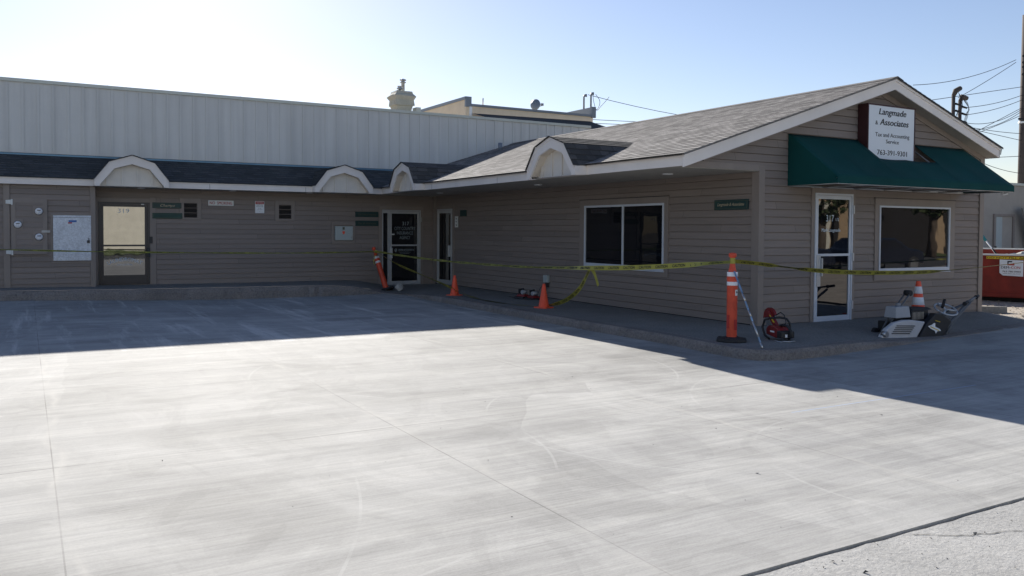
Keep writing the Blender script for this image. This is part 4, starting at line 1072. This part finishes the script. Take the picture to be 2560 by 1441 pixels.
tape([(7.87, 20.46, .90), (8.0, 19.5, .63), (8.15, 18.2, .40), (8.3, 17.3, .22), (8.42, 16.9, .10), (8.40, 16.2, .03), (8.30, 15.2, .012), (8.38, 14.3, .012), (8.55, 13.8, .02), (8.67, 13.4, .06), (8.55, 12.7, .22), (8.35, 12.0, .48), (8.10, 11.35, .85)],
     'slack yellow tape drooping to the ground between two cones', lambda t: .75+.6*smooth((t-.35)/.05)*smooth((.8-t)/.05)+.2*math.sin(t*30)-.5*smooth((t-.85)/.05), m=10)
tape([(8.09, 11.32, .865), (8.08, 11.22, .80), (8.07, 11.15, .72), (8.05, 11.05, .585)], 'short loose tail of yellow tape hanging below the window', lambda t: .0, m=8)
mb = MB(); mb.lathe([(.034, 0), (.037, .015), (.034, .05), (.037, .065), (.033, .08)], (8.21, 8.23, 1.045), 14); o = mb.build('tape_knot', 'tape'); tag(o, 'yellow tape wrapped round the neck of the upright post', 'caution tape', 'yellow caution tape')
mb = MB(); mb.tube([(7.86, 20.44, .82), (7.78, 20.40, .80), (7.76, 20.42, .66), (7.79, 20.44, .58)], .012, 5); mb.lathe([(.040, 0), (.044, .03), (.038, .07)], (7.875, 20.565, .87), 12); o = mb.build('tape_knot', 'tape'); tag(o, 'yellow tape bunched at the top of the leaning post', 'caution tape', 'yellow caution tape')

# =========================================================== cut-off saw on the sidewalk
sw_ = thing('cutoff_saw', 'red handheld cut-off saw with black wrap handle on the sidewalk', 'power tool', (8.90, 8.03, 0))
sw_.scale = (.92, .92, .88)
sw_.rotation_euler = (0, 0, math.radians(-106))
b = MB()   # body, local x = forward(right/down in view)
prof = [(-.20, .07), (-.21, .16), (-.15, .215), (.02, .225), (.10, .20), (.16, .14), (.17, .06), (.05, .04)]
b.prism(prof, (0, -.10, 0), (1, 0, 0), (0, 0, 1), (0, .20, 0)); b.build('housing', 'saw', sw_, local=True, bevel=.018)
b = MB(); b.box((.10, -.11, .05), (.235, .11, .165)); b.build('engine_cover', 'black', sw_, local=True, bevel=.02)
b = MB(); b.box((.236, -.05, .07), (.24, -.015, .115)); b.build('label', 'white', sw_, local=True)
b = MB(); b.box((-.08, -.101, .12), (.03, -.103, .145)); b.build('decal', 'white', sw_, local=True)
b = MB(); b.tube([(-.06, -.13, .02), (-.15, -.15, .06), (-.20, -.16, .18), (-.16, -.15, .30), (-.08, -.10, .335), (-.02, .02, .345), (-.0, .12, .33), (.03, .155, .26), (.05, .15, .12)], .017, 10); b.build('front_handle', 'black', sw_, local=True)
b = MB(); b.tube([(.02, .0, .215), (.10, .0, .245), (.20, .01, .235), (.28, .02, .17), (.27, .02, .08), (.22, .02, .05)], .02, 10); b.build('rear_handle', 'black', sw_, local=True)
b = MB(); b.tube([(-.05, -.12, .0), (.25, -.10, .0)], .012, 8); b.tube([(-.05, .12, .0+.01), (.25, .10, .01)], .012, 8); b.tube([(.25, -.10, .01), (.27, 0, .01), (.25, .10, .01)], .012, 8); b.build('skid_feet', 'steel', sw_, local=True)
b = MB(); b.prism([(-.15, .12), (-.12, .21), (-.36, .42), (-.42, .43), (-.43, .38)], (0, .03, 0), (1, 0, 0), (0, 0, 1), (0, .05, 0)); b.build('cutting_arm', 'saw', sw_, local=True, bevel=.008)
n = 28; cxs, czs = -.40, .30
b = MB(); b.prism([(cxs+.15*math.cos(math.pi*2*k/n), czs+.15*math.sin(math.pi*2*k/n)) for k in range(n)], (0, .085, 0), (1, 0, 0), (0, 0, 1), (0, .005, 0)); b.build('cutting_disc', 'steel', sw_, local=True)
b = MB(); pts = [(cxs+.165*math.cos(a), czs+.165*math.sin(a)) for a in [math.radians(20+i*11) for i in range(16)]]
b.prism(pts, (0, .07, 0), (1, 0, 0), (0, 0, 1), (0, .04, 0)); b.build('blade_guard', 'saw', sw_, local=True)
b = MB(); b.prism([(-.22, .25), (-.17, .25), (-.30, .36), (-.33, .36)], (0, .028, 0), (1, 0, 0), (0, 0, 1), (0, -.002, 0)); b.build('yellow_decal', 'yellow', sw_, local=True)
b = MB(); b.tube([(-.2, .06, .36), (-.1, .08, .42), (0, .08, .38), (.05, .08, .28), (.04, .05, .2)], .008, 8); b.build('water_hose', 'black', sw_, local=True)

# two small tools by the wall
for i, (y, rz, lab) in enumerate(((15.72, .2, 'red power tool on a black base by the porch wall, farther of the two'), (15.28, .0, 'red power tool on a black base by the porch wall, nearer of the two'))):
    t = thing('floor_tool', lab, 'power tool', (9.42, y, 0), 'pair of red tools by the porch wall'); t.rotation_euler = (0, 0, rz)
    b = MB(); b.hexa([(-.14, -.16), (.14, -.16), (.14, .16), (-.14, .16)], .0, .035, 0, [(-.12, -.15), (.12, -.15), (.12, .15), (-.12, .15)]); b.build('base_plate', 'black', t, local=True, bevel=.005)
    b = MB(); b.hexa([(-.09, -.15), (.09, -.15), (.09, .13), (-.09, .13)], .036, .085, 0, [(-.06, -.10), (.06, -.10), (.06, .10), (-.06, .10)]); b.build('housing', 'saw', t, local=True, bevel=.01)
    b = MB(); b.tube([(.0, .08, .07), (0, .10, .18), (0, -.02, .20), (0, -.05, .10)], .02, 8); b.box((-.03, .05, .10), (.03, .11, .19)); b.build('grip', 'black', t, local=True)
    b = MB(); b.tube([(-.06, -.04, .13), (.06, -.04, .13)], .045, 14); b.build('motor', 'grey', t, local=True)
mb = MB(); mb.tube([(9.3, 16.1, .012), (9.2, 15.8, .012), (9.15, 15.4, .012), (9.25, 15.1, .012), (9.45, 15.0, .012), (9.7, 15.2, .012), (9.75, 15.6, .012)], .007, 6); o = mb.build('extension_lead', 'black'); tag(o, 'thin black cord lying on the sidewalk round the red tools', 'cord')

# =========================================================== walk-behind concrete saw
cs = thing('walk_behind_saw', 'grey walk-behind concrete saw with petrol engine and tall handlebars', 'concrete saw', (11.7, 7.95, -.11))
def side(mbx, poly, y0, y1, mi=0): mbx.prism(poly, (0, y0, 0), (1, 0, 0), (0, 0, 1), (0, y1-y0, 0), mi)
b = MB(); g_ = [(10.80, -.115), (10.81, -.03), (10.93, .07), (11.10, .145), (11.32, .172), (11.52, .165), (11.83, .125), (11.72, .0), (11.62, -.115)]
side(b, g_, 7.82, 7.90); bg_ = b.build('blade_guard', 'ltgrey', cs, bevel=.02)
b = MB()
for i in range(5):
    x0 = 11.13-.028*i; x1 = 11.56-.03*i; z = .098-.027*i; side(b, [(x0, z-.006), (x1, z-.03), (x1, z-.018), (x0, z+.006)], 7.811, 7.82)
b.build('guard_slots', 'ink', bg_)
b = MB(); b.tube([(10.86, 7.78, -.01), (10.86, 7.86, -.01)], .045, 14); b.build('guard_nose', 'steel', bg_)
b = MB(); side(b, [(11.38, -.05), (12.2, -.05), (12.2, .12), (11.38, .12)], 7.92, 8.32); b.build('chassis', 'black', cs, bevel=.01)
b = MB(); b.hexa([(11.28, 7.93), (11.63, 7.93), (11.63, 8.15), (11.28, 8.15)], .19, .36, 0, [(11.30, 7.95), (11.61, 7.95), (11.61, 8.13), (11.30, 8.13)]); b.tube([(11.47, 8.04, .36), (11.47, 8.04, .385)], .035, 14); b.build('fuel_tank', 'grey', cs, bevel=.025)
b = MB(); b.tube([(11.47, 8.04, .383), (11.47, 8.04, .40)], .04, 14); b.build('fuel_cap', 'steel', cs)
b = MB(); b.box((11.64, 7.93, .13), (12.05, 8.25, .285))
for i in range(9): b.box((11.67+i*.032, 7.925, .15), (11.68+i*.032, 7.93, .265), 1)
b.build('engine', ['black', 'steel'], cs, bevel=.012)
b = MB(); b.hexa([(11.66, 7.95), (12.2, 7.95), (12.2, 8.25), (11.66, 8.25)], .285, .32, 0, [(11.72, 7.98), (12.12, 7.98), (12.12, 8.2), (11.72, 8.2)]); b.build('engine_cover', 'rubber', cs, bevel=.008)
b = MB(); side(b, [(11.63, -.125), (11.85, .11), (12.05, .245), (12.23, .225), (12.46, .10), (12.34, -.02), (12.25, -.125)], 7.80, 7.90); bc = b.build('belt_guard', 'black', cs, bevel=.012)
b = MB()
xs_ = [(11.84, .06), (11.93, .075), (11.99, .10), (12.02, .095), (12.02, .045), (12.14, .0), (12.17, -.03), (12.08, -.03), (12.04, -.065), (12.01, -.02), (11.90, .02)]
side(b, xs_, 7.789, 7.7905); b.build('star_decal', 'white', bc)
b = MB(); side(b, [(11.90, .055), (12.12, -.018), (12.11, -.028), (11.89, .045)], 7.786, 7.788); side(b, [(12.03, .14), (12.14, .115), (12.14, .105), (12.03, .13)], 7.786, 7.799); b.build('yellow_stripe', 'yellow', bc)
for y in (7.88, 8.22):
    b = MB(); b.tube([(12.22, y-.04, -.11), (12.50, y-.05, .10), (12.86+(y-7.88)*1.2, y-.08-(y-7.88)*.5, .385)], .022, 8); hb = b.build('handlebar', 'darkgrey', cs)
b = MB(); b.tube([(12.74, 7.76, .38), (13.40, 7.97, .445)], .018, 8); b.build('cross_bar', 'darkgrey', cs)
for a, c_ in (((12.66, 7.73, .37), (12.84, 7.79, .39)), ((13.30, 7.935, .435), (13.46, 7.99, .45))):
    b = MB(); b.tube([a, Vector(a).lerp(Vector(c_), .2), Vector(a).lerp(Vector(c_), .25), c_], [.03, .034, .024, .026], 10); b.build('grip', 'rubber', cs)
b = MB(); b.tube([(12.40, 7.86, -.12), (12.62, 7.9, .06), (13.18, 7.9, .425)], .022, 8); b.build('handle_strut', 'darkgrey', cs)
b = MB()
n = 26; cw_ = Vector((12.50, 7.93, .275)); nn = Vector((-.15, -.5, 1)).normalized(); e1 = nn.cross(Vector((0, 1, 0))).normalized(); e2 = nn.cross(e1)
b.tube([cw_+(e1*math.cos(2*math.pi*k/n)+e2*math.sin(2*math.pi*k/n))*.17 for k in range(n+1)], .014, 8)
for k in range(3):
    a = 2*math.pi*k/3+.4; b.tube([cw_, cw_+(e1*math.cos(a)+e2*math.sin(a))*.17], .018, 6)
b.tube([cw_, cw_-nn*.12], .02, 8); wh = b.build('depth_wheel', 'alu', cs)
b = MB(); q = cw_+(e1*-.0)-Vector((.15, 0, 0)); b.tube([(12.36, 7.90, .31), (12.42, 7.9, .44)], .022, 10); b.build('crank_grip', 'rubber', wh)
b = MB(); side(b, [(12.15, .16), (12.45, .20), (12.62, .12), (12.5, .05), (12.3, .06)], 7.90, 8.18); b.build('control_panel', 'darkgrey', cs, bevel=.01)
for y in (8.06, 8.14):
    b = MB(); b.tube([(11.22, y, -.02), (11.42, y, .22), (11.76, y, .52)], .012, 8); b.build('pointer_arm', 'darkgrey', cs)
b = MB(); b.tube([(11.79, 8.05, .545), (11.79, 8.15, .545)], .045, 18); b.build('pointer_wheel', 'rubber', cs)
for x, y in ((11.3, 8.28), (12.1, 8.28), (11.3, 7.94), (12.1, 7.94)):
    b = MB(); b.tube([(x, y, -.045), (x, y+.05, -.045)], .06, 18); b.build('wheel', 'rubber', cs)
b = MB(); b.tube([(12.72, 7.95, .33), (12.6, 7.9, .27), (12.45, 7.9, .24)], .007, 6); b.build('cable', 'black', cs)

# =========================================================== dumpster and yard
E_ = Vector((.39, -.92, 0)).normalized(); Nn = E_.cross(Vector((0, 0, 1))); D0 = Vector((19.3, 11.4, 0))
if Nn.x > 0: Nn = -Nn
dp = thing('dumpster', 'worn red roll-off dumpster filled with rubble at the right edge', 'dumpster', tuple(D0+Vector((0, 0, -.15))))
def db(mbx, s0, s1, z0, z1, d0, d1, mi=0): mbx.prism([(s0, z0), (s1, z0), (s1, z1), (s0, z1)], D0+Nn*d0, E_, (0, 0, 1), Nn*(d1-d0), mi)
mb = MB(); db(mb, -2.5, 3.5, .0, .985, -.05, 0); db(mb, -2.5, 3.5, .0, 1.0, -2.35, -2.3); db(mb, -2.5, -2.45, 0, .985, -2.3, -.05); db(mb, 3.45, 3.5, 0, .985, -2.3, -.05); db(mb, -2.5, 3.5, .0, .05, -2.3, -.05)
mb.build('container', 'dumpred', dp)
mb = MB(); db(mb, -2.52, 3.52, .965, 1.0, -.08, .03); db(mb, -2.52, 3.52, 1.07, 1.10, -2.38, -2.28); mb.build('top_rail', 'offwhite', dp)
mb = MB(); db(mb, -2.5, 3.5, 1.0, 1.07, -2.36, -2.30); mb.build('far_rail', 'dumpred', dp)
mb = MB()
for i in range(9):
    s_ = -2.4+i*.72
    if abs(s_-.48) > .5: db(mb, s_, s_+.07, .1, .965, 0, .05)
db(mb, -2.5, 3.5, .02, .10, 0, .04); mb.build('ribs', 'dumpred', dp)
mb = MB(); db(mb, -2.4, 3.4, -.16, .0, -2.1, -.15); mb.build('underframe', 'darkgap', dp)
mb = MB(); db(mb, .11, 1.6, .885, .945, .031, .034); mb.build('warning_strip', 'yellow', dp)
fD = (D0+Nn*.0355, E_, Vector((0, 0, 1)))
mb = MB(); put_text(mb, 'DO NOT FILL ABOVE THIS LINE', *fD, .125, .897, .036, 1.42, bold=.02, align='l'); mb.build('warning_lettering', 'ink', dp)
mb = MB(); mb.prism([(.38, .57), (.45, .51), (.85, .495), (.85, .862), (.38, .875)], D0+Nn*.051, E_, (0, 0, 1), Nn*.003); mb.build('company_sticker', 'signface', dp)
fD = (D0+Nn*.0555, E_, Vector((0, 0, 1)))
mb = MB(); put_text(mb, 'DEM-', *fD, .505, .67, .055, .19, bold=.02); put_text(mb, '763-780-0404', *fD, .62, .585, .036, .36, bold=.02); put_text(mb, 'www.dem-con.com', *fD, .62, .545, .022, .34); mb.build('sticker_lettering', 'ink', dp)
mb = MB(); put_text(mb, 'CON', *fD, .70, .67, .055, .18, bold=.02)
mb.prism([(.535, .745), (.675, .745), (.675, .80), (.645, .80), (.645, .775), (.56, .775), (.535, .775)], fD[0], E_, (0, 0, 1), Nn*.001); mb.build('sticker_emblem', 'red', dp)
mb = MB(); mb.prism([(.535, .778), (.56, .778), (.56, .815), (.63, .815), (.63, .845), (.535, .845)], fD[0], E_, (0, 0, 1), Nn*.001); mb.build('sticker_emblem', 'ink', dp)
# rubble heap inside
rub = MB(); rr = random.Random(4)
for i in range(26):
    for j in range(10):
        pass
def hz(s_, d): return .86+.20*math.exp(-((s_-1.2)/.8)**2-((d+1.2)/.9)**2)+.05*math.sin(s_*9+d*5)+.03*math.sin(s_*21-d*13)
gs = [-2.4+i*.12 for i in range(49)]; gd = [-.06-j*.14 for j in range(17)]
for i in range(48):
    for j in range(16):
        q = []
        for a, d in ((gs[i], gd[j]), (gs[i+1], gd[j]), (gs[i+1], gd[j+1]), (gs[i], gd[j+1])):
            jj = ((hash((round(a*100), round(d*100))) % 97)/97-.5)*.05
            p = D0+E_*a+Nn*d; q.append((p.x, p.y, hz(a, d)+jj))
        rub.face(q)
o = rub.build('rubble', 'rock'); o['kind'] = 'stuff'; o['label'] = 'broken concrete rubble heaped inside the red dumpster'; o['category'] = 'rubble'
bp_ = thing('push_broom', 'teal-headed pole brush sticking up from the dumpster', 'broom', (20.5, 12.4, 1.0))
mb = MB(); mb.tube([(20.75, 11.8, .85), (20.63, 12.10, 1.32)], .016, 8); mb.build('handle', 'white', bp_)
mb = MB(); mb.tube([(20.75, 11.8, .86), (20.69, 11.95, 1.10)], .021, 8); mb.build('lower_grip', 'ink', bp_)
mb = MB(); mb.tube([(20.64, 12.08, 1.29), (20.60, 12.17, 1.40)], [.03, .055], 8); mb.build('brush_head', 'teal', bp_, bevel=.004)
# concrete parking block near the corner
mb = MB(); mb.prism([(0, 0), (.16, 0), (.13, .12), (.03, .12)], (16.2, 9.9, -.1), (.8, .6, 0), (0, 0, 1), Vector((.55, -.55, 0))); o = mb.build('concrete_block', 'walk'); tag(o, 'short pale concrete block on gravel at the office corner', 'block')

blk = thing('block_building', 'cream painted block building behind the red dumpster', 'building', (36, 20, 0))
mb = MB(); mb.box((28, 20, -.3), (62, 30, 3.50)); mb.build('wall', 'block', blk)
mb = MB(); mb.box((27.95, 19.93, 3.50), (62.05, 30.1, 3.60)); mb.build('coping', 'coping', blk)
mb = MB(); mb.box((34.62, 19.93, -.2), (34.75, 20, 2.28)); mb.box((36.0, 19.93, -.2), (36.12, 20, 2.28)); mb.box((34.75, 19.93, 2.18), (36.0, 20, 2.28)); dd = mb.build('door', 'trim', blk)
mb = MB(); mb.box((34.77, 19.97, -.2), (35.25, 19.995, 2.17)); mb.build('door_leaf', 'greybox', dd)
mb = MB(); mb.box((35.26, 19.98, -.2), (35.99, 19.995, 2.17)); mb.build('doorway_recess', 'block', dd)
mb = MB(); mb.box((34.66, 19.9, .8), (34.76, 19.93, .95)); mb.build('handle', 'bronze', dd)
mb = MB(); mb.prism([(36.05, 2.55), (36.75, 2.60), (38.9, -.2), (37.4, -.2)], (0, 19.6, 0), (1, 0, 0), (0, 0, 1), (0, .06, 0)); o = mb.build('leaning_board', 'plank'); tag(o, 'wide grey board leaning on the cream block wall by its door', 'board')

# =========================================================== background rooftops
bs = thing('stucco_building', 'distant beige stucco building with slate coloured roof edge behind the parapet', 'building', (16, 26, 0))
mb = MB(); mb.box((13.30, 26.0, 3.9), (18.62, 33, 5.83)); mb.box((13.24, 26.02, 3.9), (13.40, 31, 6.03)); mb.build('wall', 'stucco', bs)
mb = MB(); mb.prism([(25.98, 6.0), (31, 6.0), (31, 6.10), (25.98, 6.10)], (13.20, 0, 0), (0, 1, 0), (0, 0, 1), (.24, 0, 0)); mb.box((13.22, 25.96, 5.75), (13.44, 26.06, 6.10)); mb.build('parapet_cap', 'gutter', bs)
mb = MB(); mb.box((13.42, 25.95, 5.78), (18.72, 26.06, 5.86)); mb.build('gutter', 'gutter', bs)
mb = MB(); mb.box((13.36, 25.95, 5.3), (13.46, 25.99, 5.76)); mb.build('downspout', 'white', bs)
mb = MB(); mb.prism([(25.96, 5.83), (28.5, 5.83), (28.5, 6.15), (25.96, 6.15)], (18.55, 0, 0), (0, 1, 0), (0, 0, 1), (.14, 0, 0)); mb.box((18.53, 25.94, 5.75), (18.72, 26.05, 6.16)); mb.build('end_parapet', 'gutter', bs)
mb = MB(); mb.face([(13.45, 24.2, 5.10), (18.3, 24.2, 5.0), (18.45, 25.94, 5.60), (13.45, 25.94, 5.53)]); mb.face([(18.3, 24.2, 5.0), (19.4, 24.6, 5.0), (18.45, 25.94, 5.60)]); mb.face([(13.45, 24.2, 5.10), (18.3, 24.2, 5.0), (18.3, 24.2, 4.0), (13.45, 24.2, 4.0)]); mb.build('lower_roof', 'shingledark', bs)
mb = MB(); mb.tube([(14.28, 26.7, 5.9), (14.28, 26.7, 6.22)], .03, 8); mb.build('vent_pipe', 'white', bs)
for x, z1 in ((18.62, 6.62), (18.95, 6.72)):
    mb = MB(); mb.tube([(x, 26.6, 5.9), (x, 26.6, z1), (x+.02, 26.58, z1+.05), (x+.08, 26.52, z1+.05)], [.035, .035, .055, .06], 8); mb.build('conduit_mast', 'gutter', bs)
sd = thing('satellite_dish', 'small grey satellite dish on the distant roof edge', 'satellite dish', (16.3, 26.4, 5.84))
n = 24; mb = MB(); vs = []; cd = Vector((16.30, 26.4, 6.15)); nn = Vector((-.55, -.70, .35)).normalized(); e1 = nn.cross(Vector((0, 0, 1))).normalized(); e2 = e1.cross(nn)
nn2 = -nn
for r in (0.001, .08, .16, .22):
    vs += [cd+(e1*math.cos(2*math.pi*k/n)*.8+e2*math.sin(2*math.pi*k/n))*r*1.05+nn2*(.0+r*r*1.4) for k in range(n)]
mb.raw(vs, [(i*n+k, i*n+(k+1) % n, (i+1)*n+(k+1) % n, (i+1)*n+k) for i in range(3) for k in range(n)], 0, True)
o = mb.build('reflector', 'gutter', sd); o.modifiers.new('s', 'SOLIDIFY').thickness = .012
mb = MB(); mb.tube([(16.28, 26.42, 5.83), (16.28, 26.42, 6.05), (16.30, 26.42, 6.12)], .02, 8); mb.build('mast', 'gutter', sd)
mb = MB(); mb.tube([cd-e2*.2, cd+Vector((.40, .15, -.02))], .010, 6); mb.build('feed_arm', 'gutter', sd)
mb = MB(); c0 = cd+Vector((.40, .15, 0)); mb.box(c0-Vector((.05, .04, .03)), c0+Vector((.04, .04, .06))); mb.build('feed_horn', 'gutter', sd)

# =========================================================== utility pole, rack, wires
up_ = thing('utility_pole', 'tall dark wooden utility pole at the right edge', 'utility pole', (47.75, 26, 0))
mb = MB(); mb.tube([(47.72, 26, -.2), (47.76, 26, 13.5)], [.25, .19], 14); mb.build('pole', 'wood', up_)
mb = MB()
for z in (11.2, 10.85, 10.6, 10.2): mb.tube([(47.38, 25.9, z), (47.6, 25.95, z)], [.07, .05], 8)
mb.tube([(47.1, 25.9, 7.75), (47.55, 25.95, 7.75)], .06, 8); mb.build('insulators', 'ink', up_)
mb = MB(); mb.lathe([(.255, 0), (.27, .05), (.255, .1)], (47.73, 26, 7.55), 14); mb.build('band', 'white', up_)
mr = thing('mast_rack', 'pair of service conduit masts with insulators behind the gable roof', 'service mast', (41.5, 26, 6))
for x, z1 in ((41.25, 8.55), (41.82, 8.3)):
    mb = MB(); mb.tube([(x, 26, 4), (x, 26, z1)], .09, 10); mb.tube([(x, 26, z1-.05), (x+.10, 25.95, z1+.22), (x+.42, 25.9, z1+.38 if x < 41.5 else z1+.15)], [.10, .14, .12], 8); mb.build('conduit_mast', 'wood', mr)
mb = MB()
for z in (8.1, 7.75, 7.35, 6.95):
    mb.tube([(41.3, 25.9, z), (41.62, 25.9, z-.03)], [.06, .045], 8); mb.tube([(41.85, 25.9, z-.1), (42.25, 25.9, z-.14)], [.06, .05], 8)
mb.build('insulators', 'ink', mr)
mb = MB()
for k in range(4):
    mb.tube(catm([(41.9, 25.9, 8.4), (42.25+.05*k, 25.85, 8.2-.1*k), (42.32-.05*k, 25.85, 7.7), (42.1-.06*k, 25.85, 7.2), (41.85, 25.9, 6.9+.1*k)], 6), .013, 4)
    mb.tube(catm([(41.5, 25.9, 8.7), (41.75+.02*k, 25.85, 8.35-.1*k), (41.5, 25.85, 7.9-.1*k), (41.35, 25.9, 7.5)], 6), .012, 4)
mb.build('drip_loops', 'wire', mr)
SP = {'rack': 'cable from the pole to the service mast', 'far': 'thin cable running off the utility pole'}
wires = [((37.93, 26, 8.76), (46.85, 26, 10.95), .3, 'overhead cable from the pole down behind the gable peak'),
 ((41.64, 26, 8.45), (46.86, 26, 10.82), .05, 'steep overhead cable from pole to service mast'),
 ((38.0, 26, 7.9), (47.55, 26, 9.55), .0, 'thin overhead cable passing behind the mast'),
 ((42.3, 26, 8.0), (47.6, 26, 9.11), .12, 'upper of the four mast cables'), ((42.2, 26, 7.6), (47.6, 26, 8.85), .12, 'second of the four mast cables'),
 ((42.2, 26, 7.22), (47.6, 26, 8.35), .35, 'third of the four mast cables'), ((42.2, 26, 6.82), (47.6, 26, 8.24), .30, 'lowest of the four mast cables'),
 ((43.57, 26, 6.91), (47.54, 26, 8.40), .0, 'fine cable rising to the pole collar, upper'), ((43.72, 26, 6.84), (47.37, 26, 7.95), .02, 'fine cable rising to the pole collar, lower'),
 ((43.0, 26, 7.0), (47.6, 26, 6.98), .04, 'level cable just above the right roof slope'), ((43.2, 26, 6.9), (47.6, 26, 6.60), .0, 'cable dipping slightly toward the pole above the right slope'),
 ((42.5, 26, 5.40), (47.6, 26, 5.75), .02, 'level cable beside the gutter end'), ((43.5, 26, 5.3), (47.6, 26, 4.80), .1, 'low sagging cable above the awning end'),
 ((19.1, 27, 6.80), (38, 27, 7.1), .7, 'long thin cable leaving the distant roof masts'), ((18.6, 27, 5.83), (26, 27, 6.1), .02, 'faint level cable behind the shingled roof, upper'), ((18.6, 27, 5.68), (26, 27, 6.0), .02, 'faint level cable behind the shingled roof, lower')]
for a, b, sag, lab in wires:
    a, b = Vector(a), Vector(b); pts = [a.lerp(b, i/16)-Vector((0, 0, sag*4*(i/16)*(1-i/16))) for i in range(17)]
    mb = MB(); mb.tube(pts, .016 if a.x > 30 else .012, 5); o = mb.build('power_line', 'wire'); tag(o, lab, 'cable', 'overhead cables')
mb = MB(); mb.tube(catm([(18.98, 26.5, 6.8), (19.0, 26.5, 6.5), (19.15, 26.5, 6.15), (19.35, 26.5, 6.3), (19.75, 26.5, 6.7)], 8), .01, 5); mb.tube(catm([(19.1, 26.5, 6.75), (19.3, 26.5, 6.5), (19.2, 26.5, 6.2), (18.85, 26.5, 5.95)], 8), .01, 5)
o = mb.build('power_line', 'wire'); tag(o, 'looped drop cable at the distant roof masts', 'cable', 'overhead cables')
mb = MB(); mb.tube([(44.5, 24, 3.95), (47.0, 24, 4.1)], .05, 6); o = mb.build('roof_rail', 'wood'); tag(o, 'dark rail on the block building roof beside the pole', 'rail')

# =========================================================== across the street (seen in the door and window glass)
ac = thing('cream_building', 'long sunlit cream building across the street', 'building', (5, -24, 0))
mb = MB(); mb.box((-30, -34, -.2), (28, -24, 4.2)); mb.build('wall', 'creamwall', ac)
mb = MB(); mb.box((-30.1, -34, 4.2), (28.1, -23.9, 4.35)); mb.build('coping', 'darkwall', ac)
ac = thing('brick_building', 'tan brick building with a pale loading door across the street', 'building', (47, -20, 0))
mb = MB(); mb.box((38, -30, -.2), (50.2, -20, 5.0)); mb.build('wall', 'tanbrick', ac)
mb = MB(); mb.box((45.8, -19.98, .2), (47.6, -19.9, 3.6)); mb.build('loading_door', 'creamwall', ac)
for x in (45.4, 47.9): mb = MB(); mb.box((x, -19.98, .0), (x+.35, -19.7, 5)); mb.build('pier', 'darkwall', ac)
ac = thing('dark_shed', 'dark brown shed across the street', 'building', (64, -24, 0))
mb = MB(); mb.box((50.6, -34, -.2), (90, -21, 8)); mb.build('wall', 'darkwall', ac)
mb = MB(); mb.box((61.2, -20.99, -.2), (62.2, -20.9, 5)); mb.build('door', 'tanbrick', ac)
def tree(x, y, h, lab, seed):
    t = thing('street_tree', lab, 'tree', (x, y, -.2), 'trees across the street'); r = random.Random(seed)
    b = MB(); b.tube([(x, y, -.2), (x+.2, y, h*.3), (x+.1, y+.2, h*.6)], [.35, .25, .12], 8)
    for k in range(5):
        a = r.uniform(0, 6.28); b.tube([(x+.15, y, h*(.3+.05*k)), (x+1.6*math.cos(a), y+1.6*math.sin(a), h*(.6+.05*k))], [.12, .03], 6)
    b.build('trunk', 'bark', t)
    b = MB()
    for k in range(1600):
        a, z = r.uniform(0, 6.28), r.uniform(-1, 1); q = math.sqrt(1-z*z)*r.uniform(.5, 1)*2.6; p = Vector((x+q*math.cos(a), y+q*math.sin(a), h*.7+z*h*.3))
        d = Vector((r.uniform(-1, 1), r.uniform(-1, 1), r.uniform(-1, 1)))*.22; e = Vector((r.uniform(-1, 1), r.uniform(-1, 1), r.uniform(-1, 1)))*.22
        b.face([p, p+d, p+d+e, p+e])
    b.build('crown', 'leaf', t)
tree(53, -16, 7, 'leafy tree by the dark shed, nearer the brick building', 1); tree(66, -17, 8, 'leafy tree in front of the dark shed', 2); tree(43, -17, 6, 'thin leafy tree before the brick building', 3)
def car(x, y, L, Hh, label, van=False):
    t = thing('parked_car', label, 'car', (x, y, -.2), 'dark cars parked across the lot')
    zb = -.2
    if van: pr = [(-.5, .35), (-.5, 1.0), (-.47, 1.15), (-.42, Hh-.05), (-.36, Hh), (.15, Hh), (.27, 1.1), (.47, .95), (.5, .7), (.5, .35)]
    else: pr = [(-.5, .4), (-.5, .8), (-.46, .98), (-.36, 1.0), (-.22, Hh-.03), (-.12, Hh), (.05, Hh), (.10, Hh-.03), (.26, 1.0), (.46, .88), (.5, .7), (.5, .35)]
    b = MB(); b.prism([(p[0]*L, p[1]) for p in pr], (x, y-.88, zb), (1, 0, 0), (0, 0, 1), (0, 1.76, 0)); b.build('body', 'carpaint', t, bevel=.08)
    b = MB(); wz = 1.02 if not van else 1.15; b.prism([(-.32*L, wz), (-.20*L, Hh-.1), (.06*L, Hh-.1), (.20*L, wz)], (x, y-.895, zb), (1, 0, 0), (0, 0, 1), (0, 1.79, 0)); b.build('window', 'glass', t)
    for wx in (-.31, .31):
        for yy in (y-.92, y+.72):
            b = MB(); b.tube([(x+wx*L, yy, zb+.33), (x+wx*L, yy+.2, zb+.33)], .33, 22); w_ = b.build('wheel', 'rubber', t)
            b = MB(); b.tube([(x+wx*L, yy-.01, zb+.33), (x+wx*L, yy+.21, zb+.33)], .21, 14); b.build('rim', 'steel', w_)
car(31.6, -4.6, 4.7, 1.45, 'dark blue sedan parked along the street edge'); car(26.0, -4.8, 4.6, 1.85, 'dark sport utility vehicle parked behind the sedan', True)
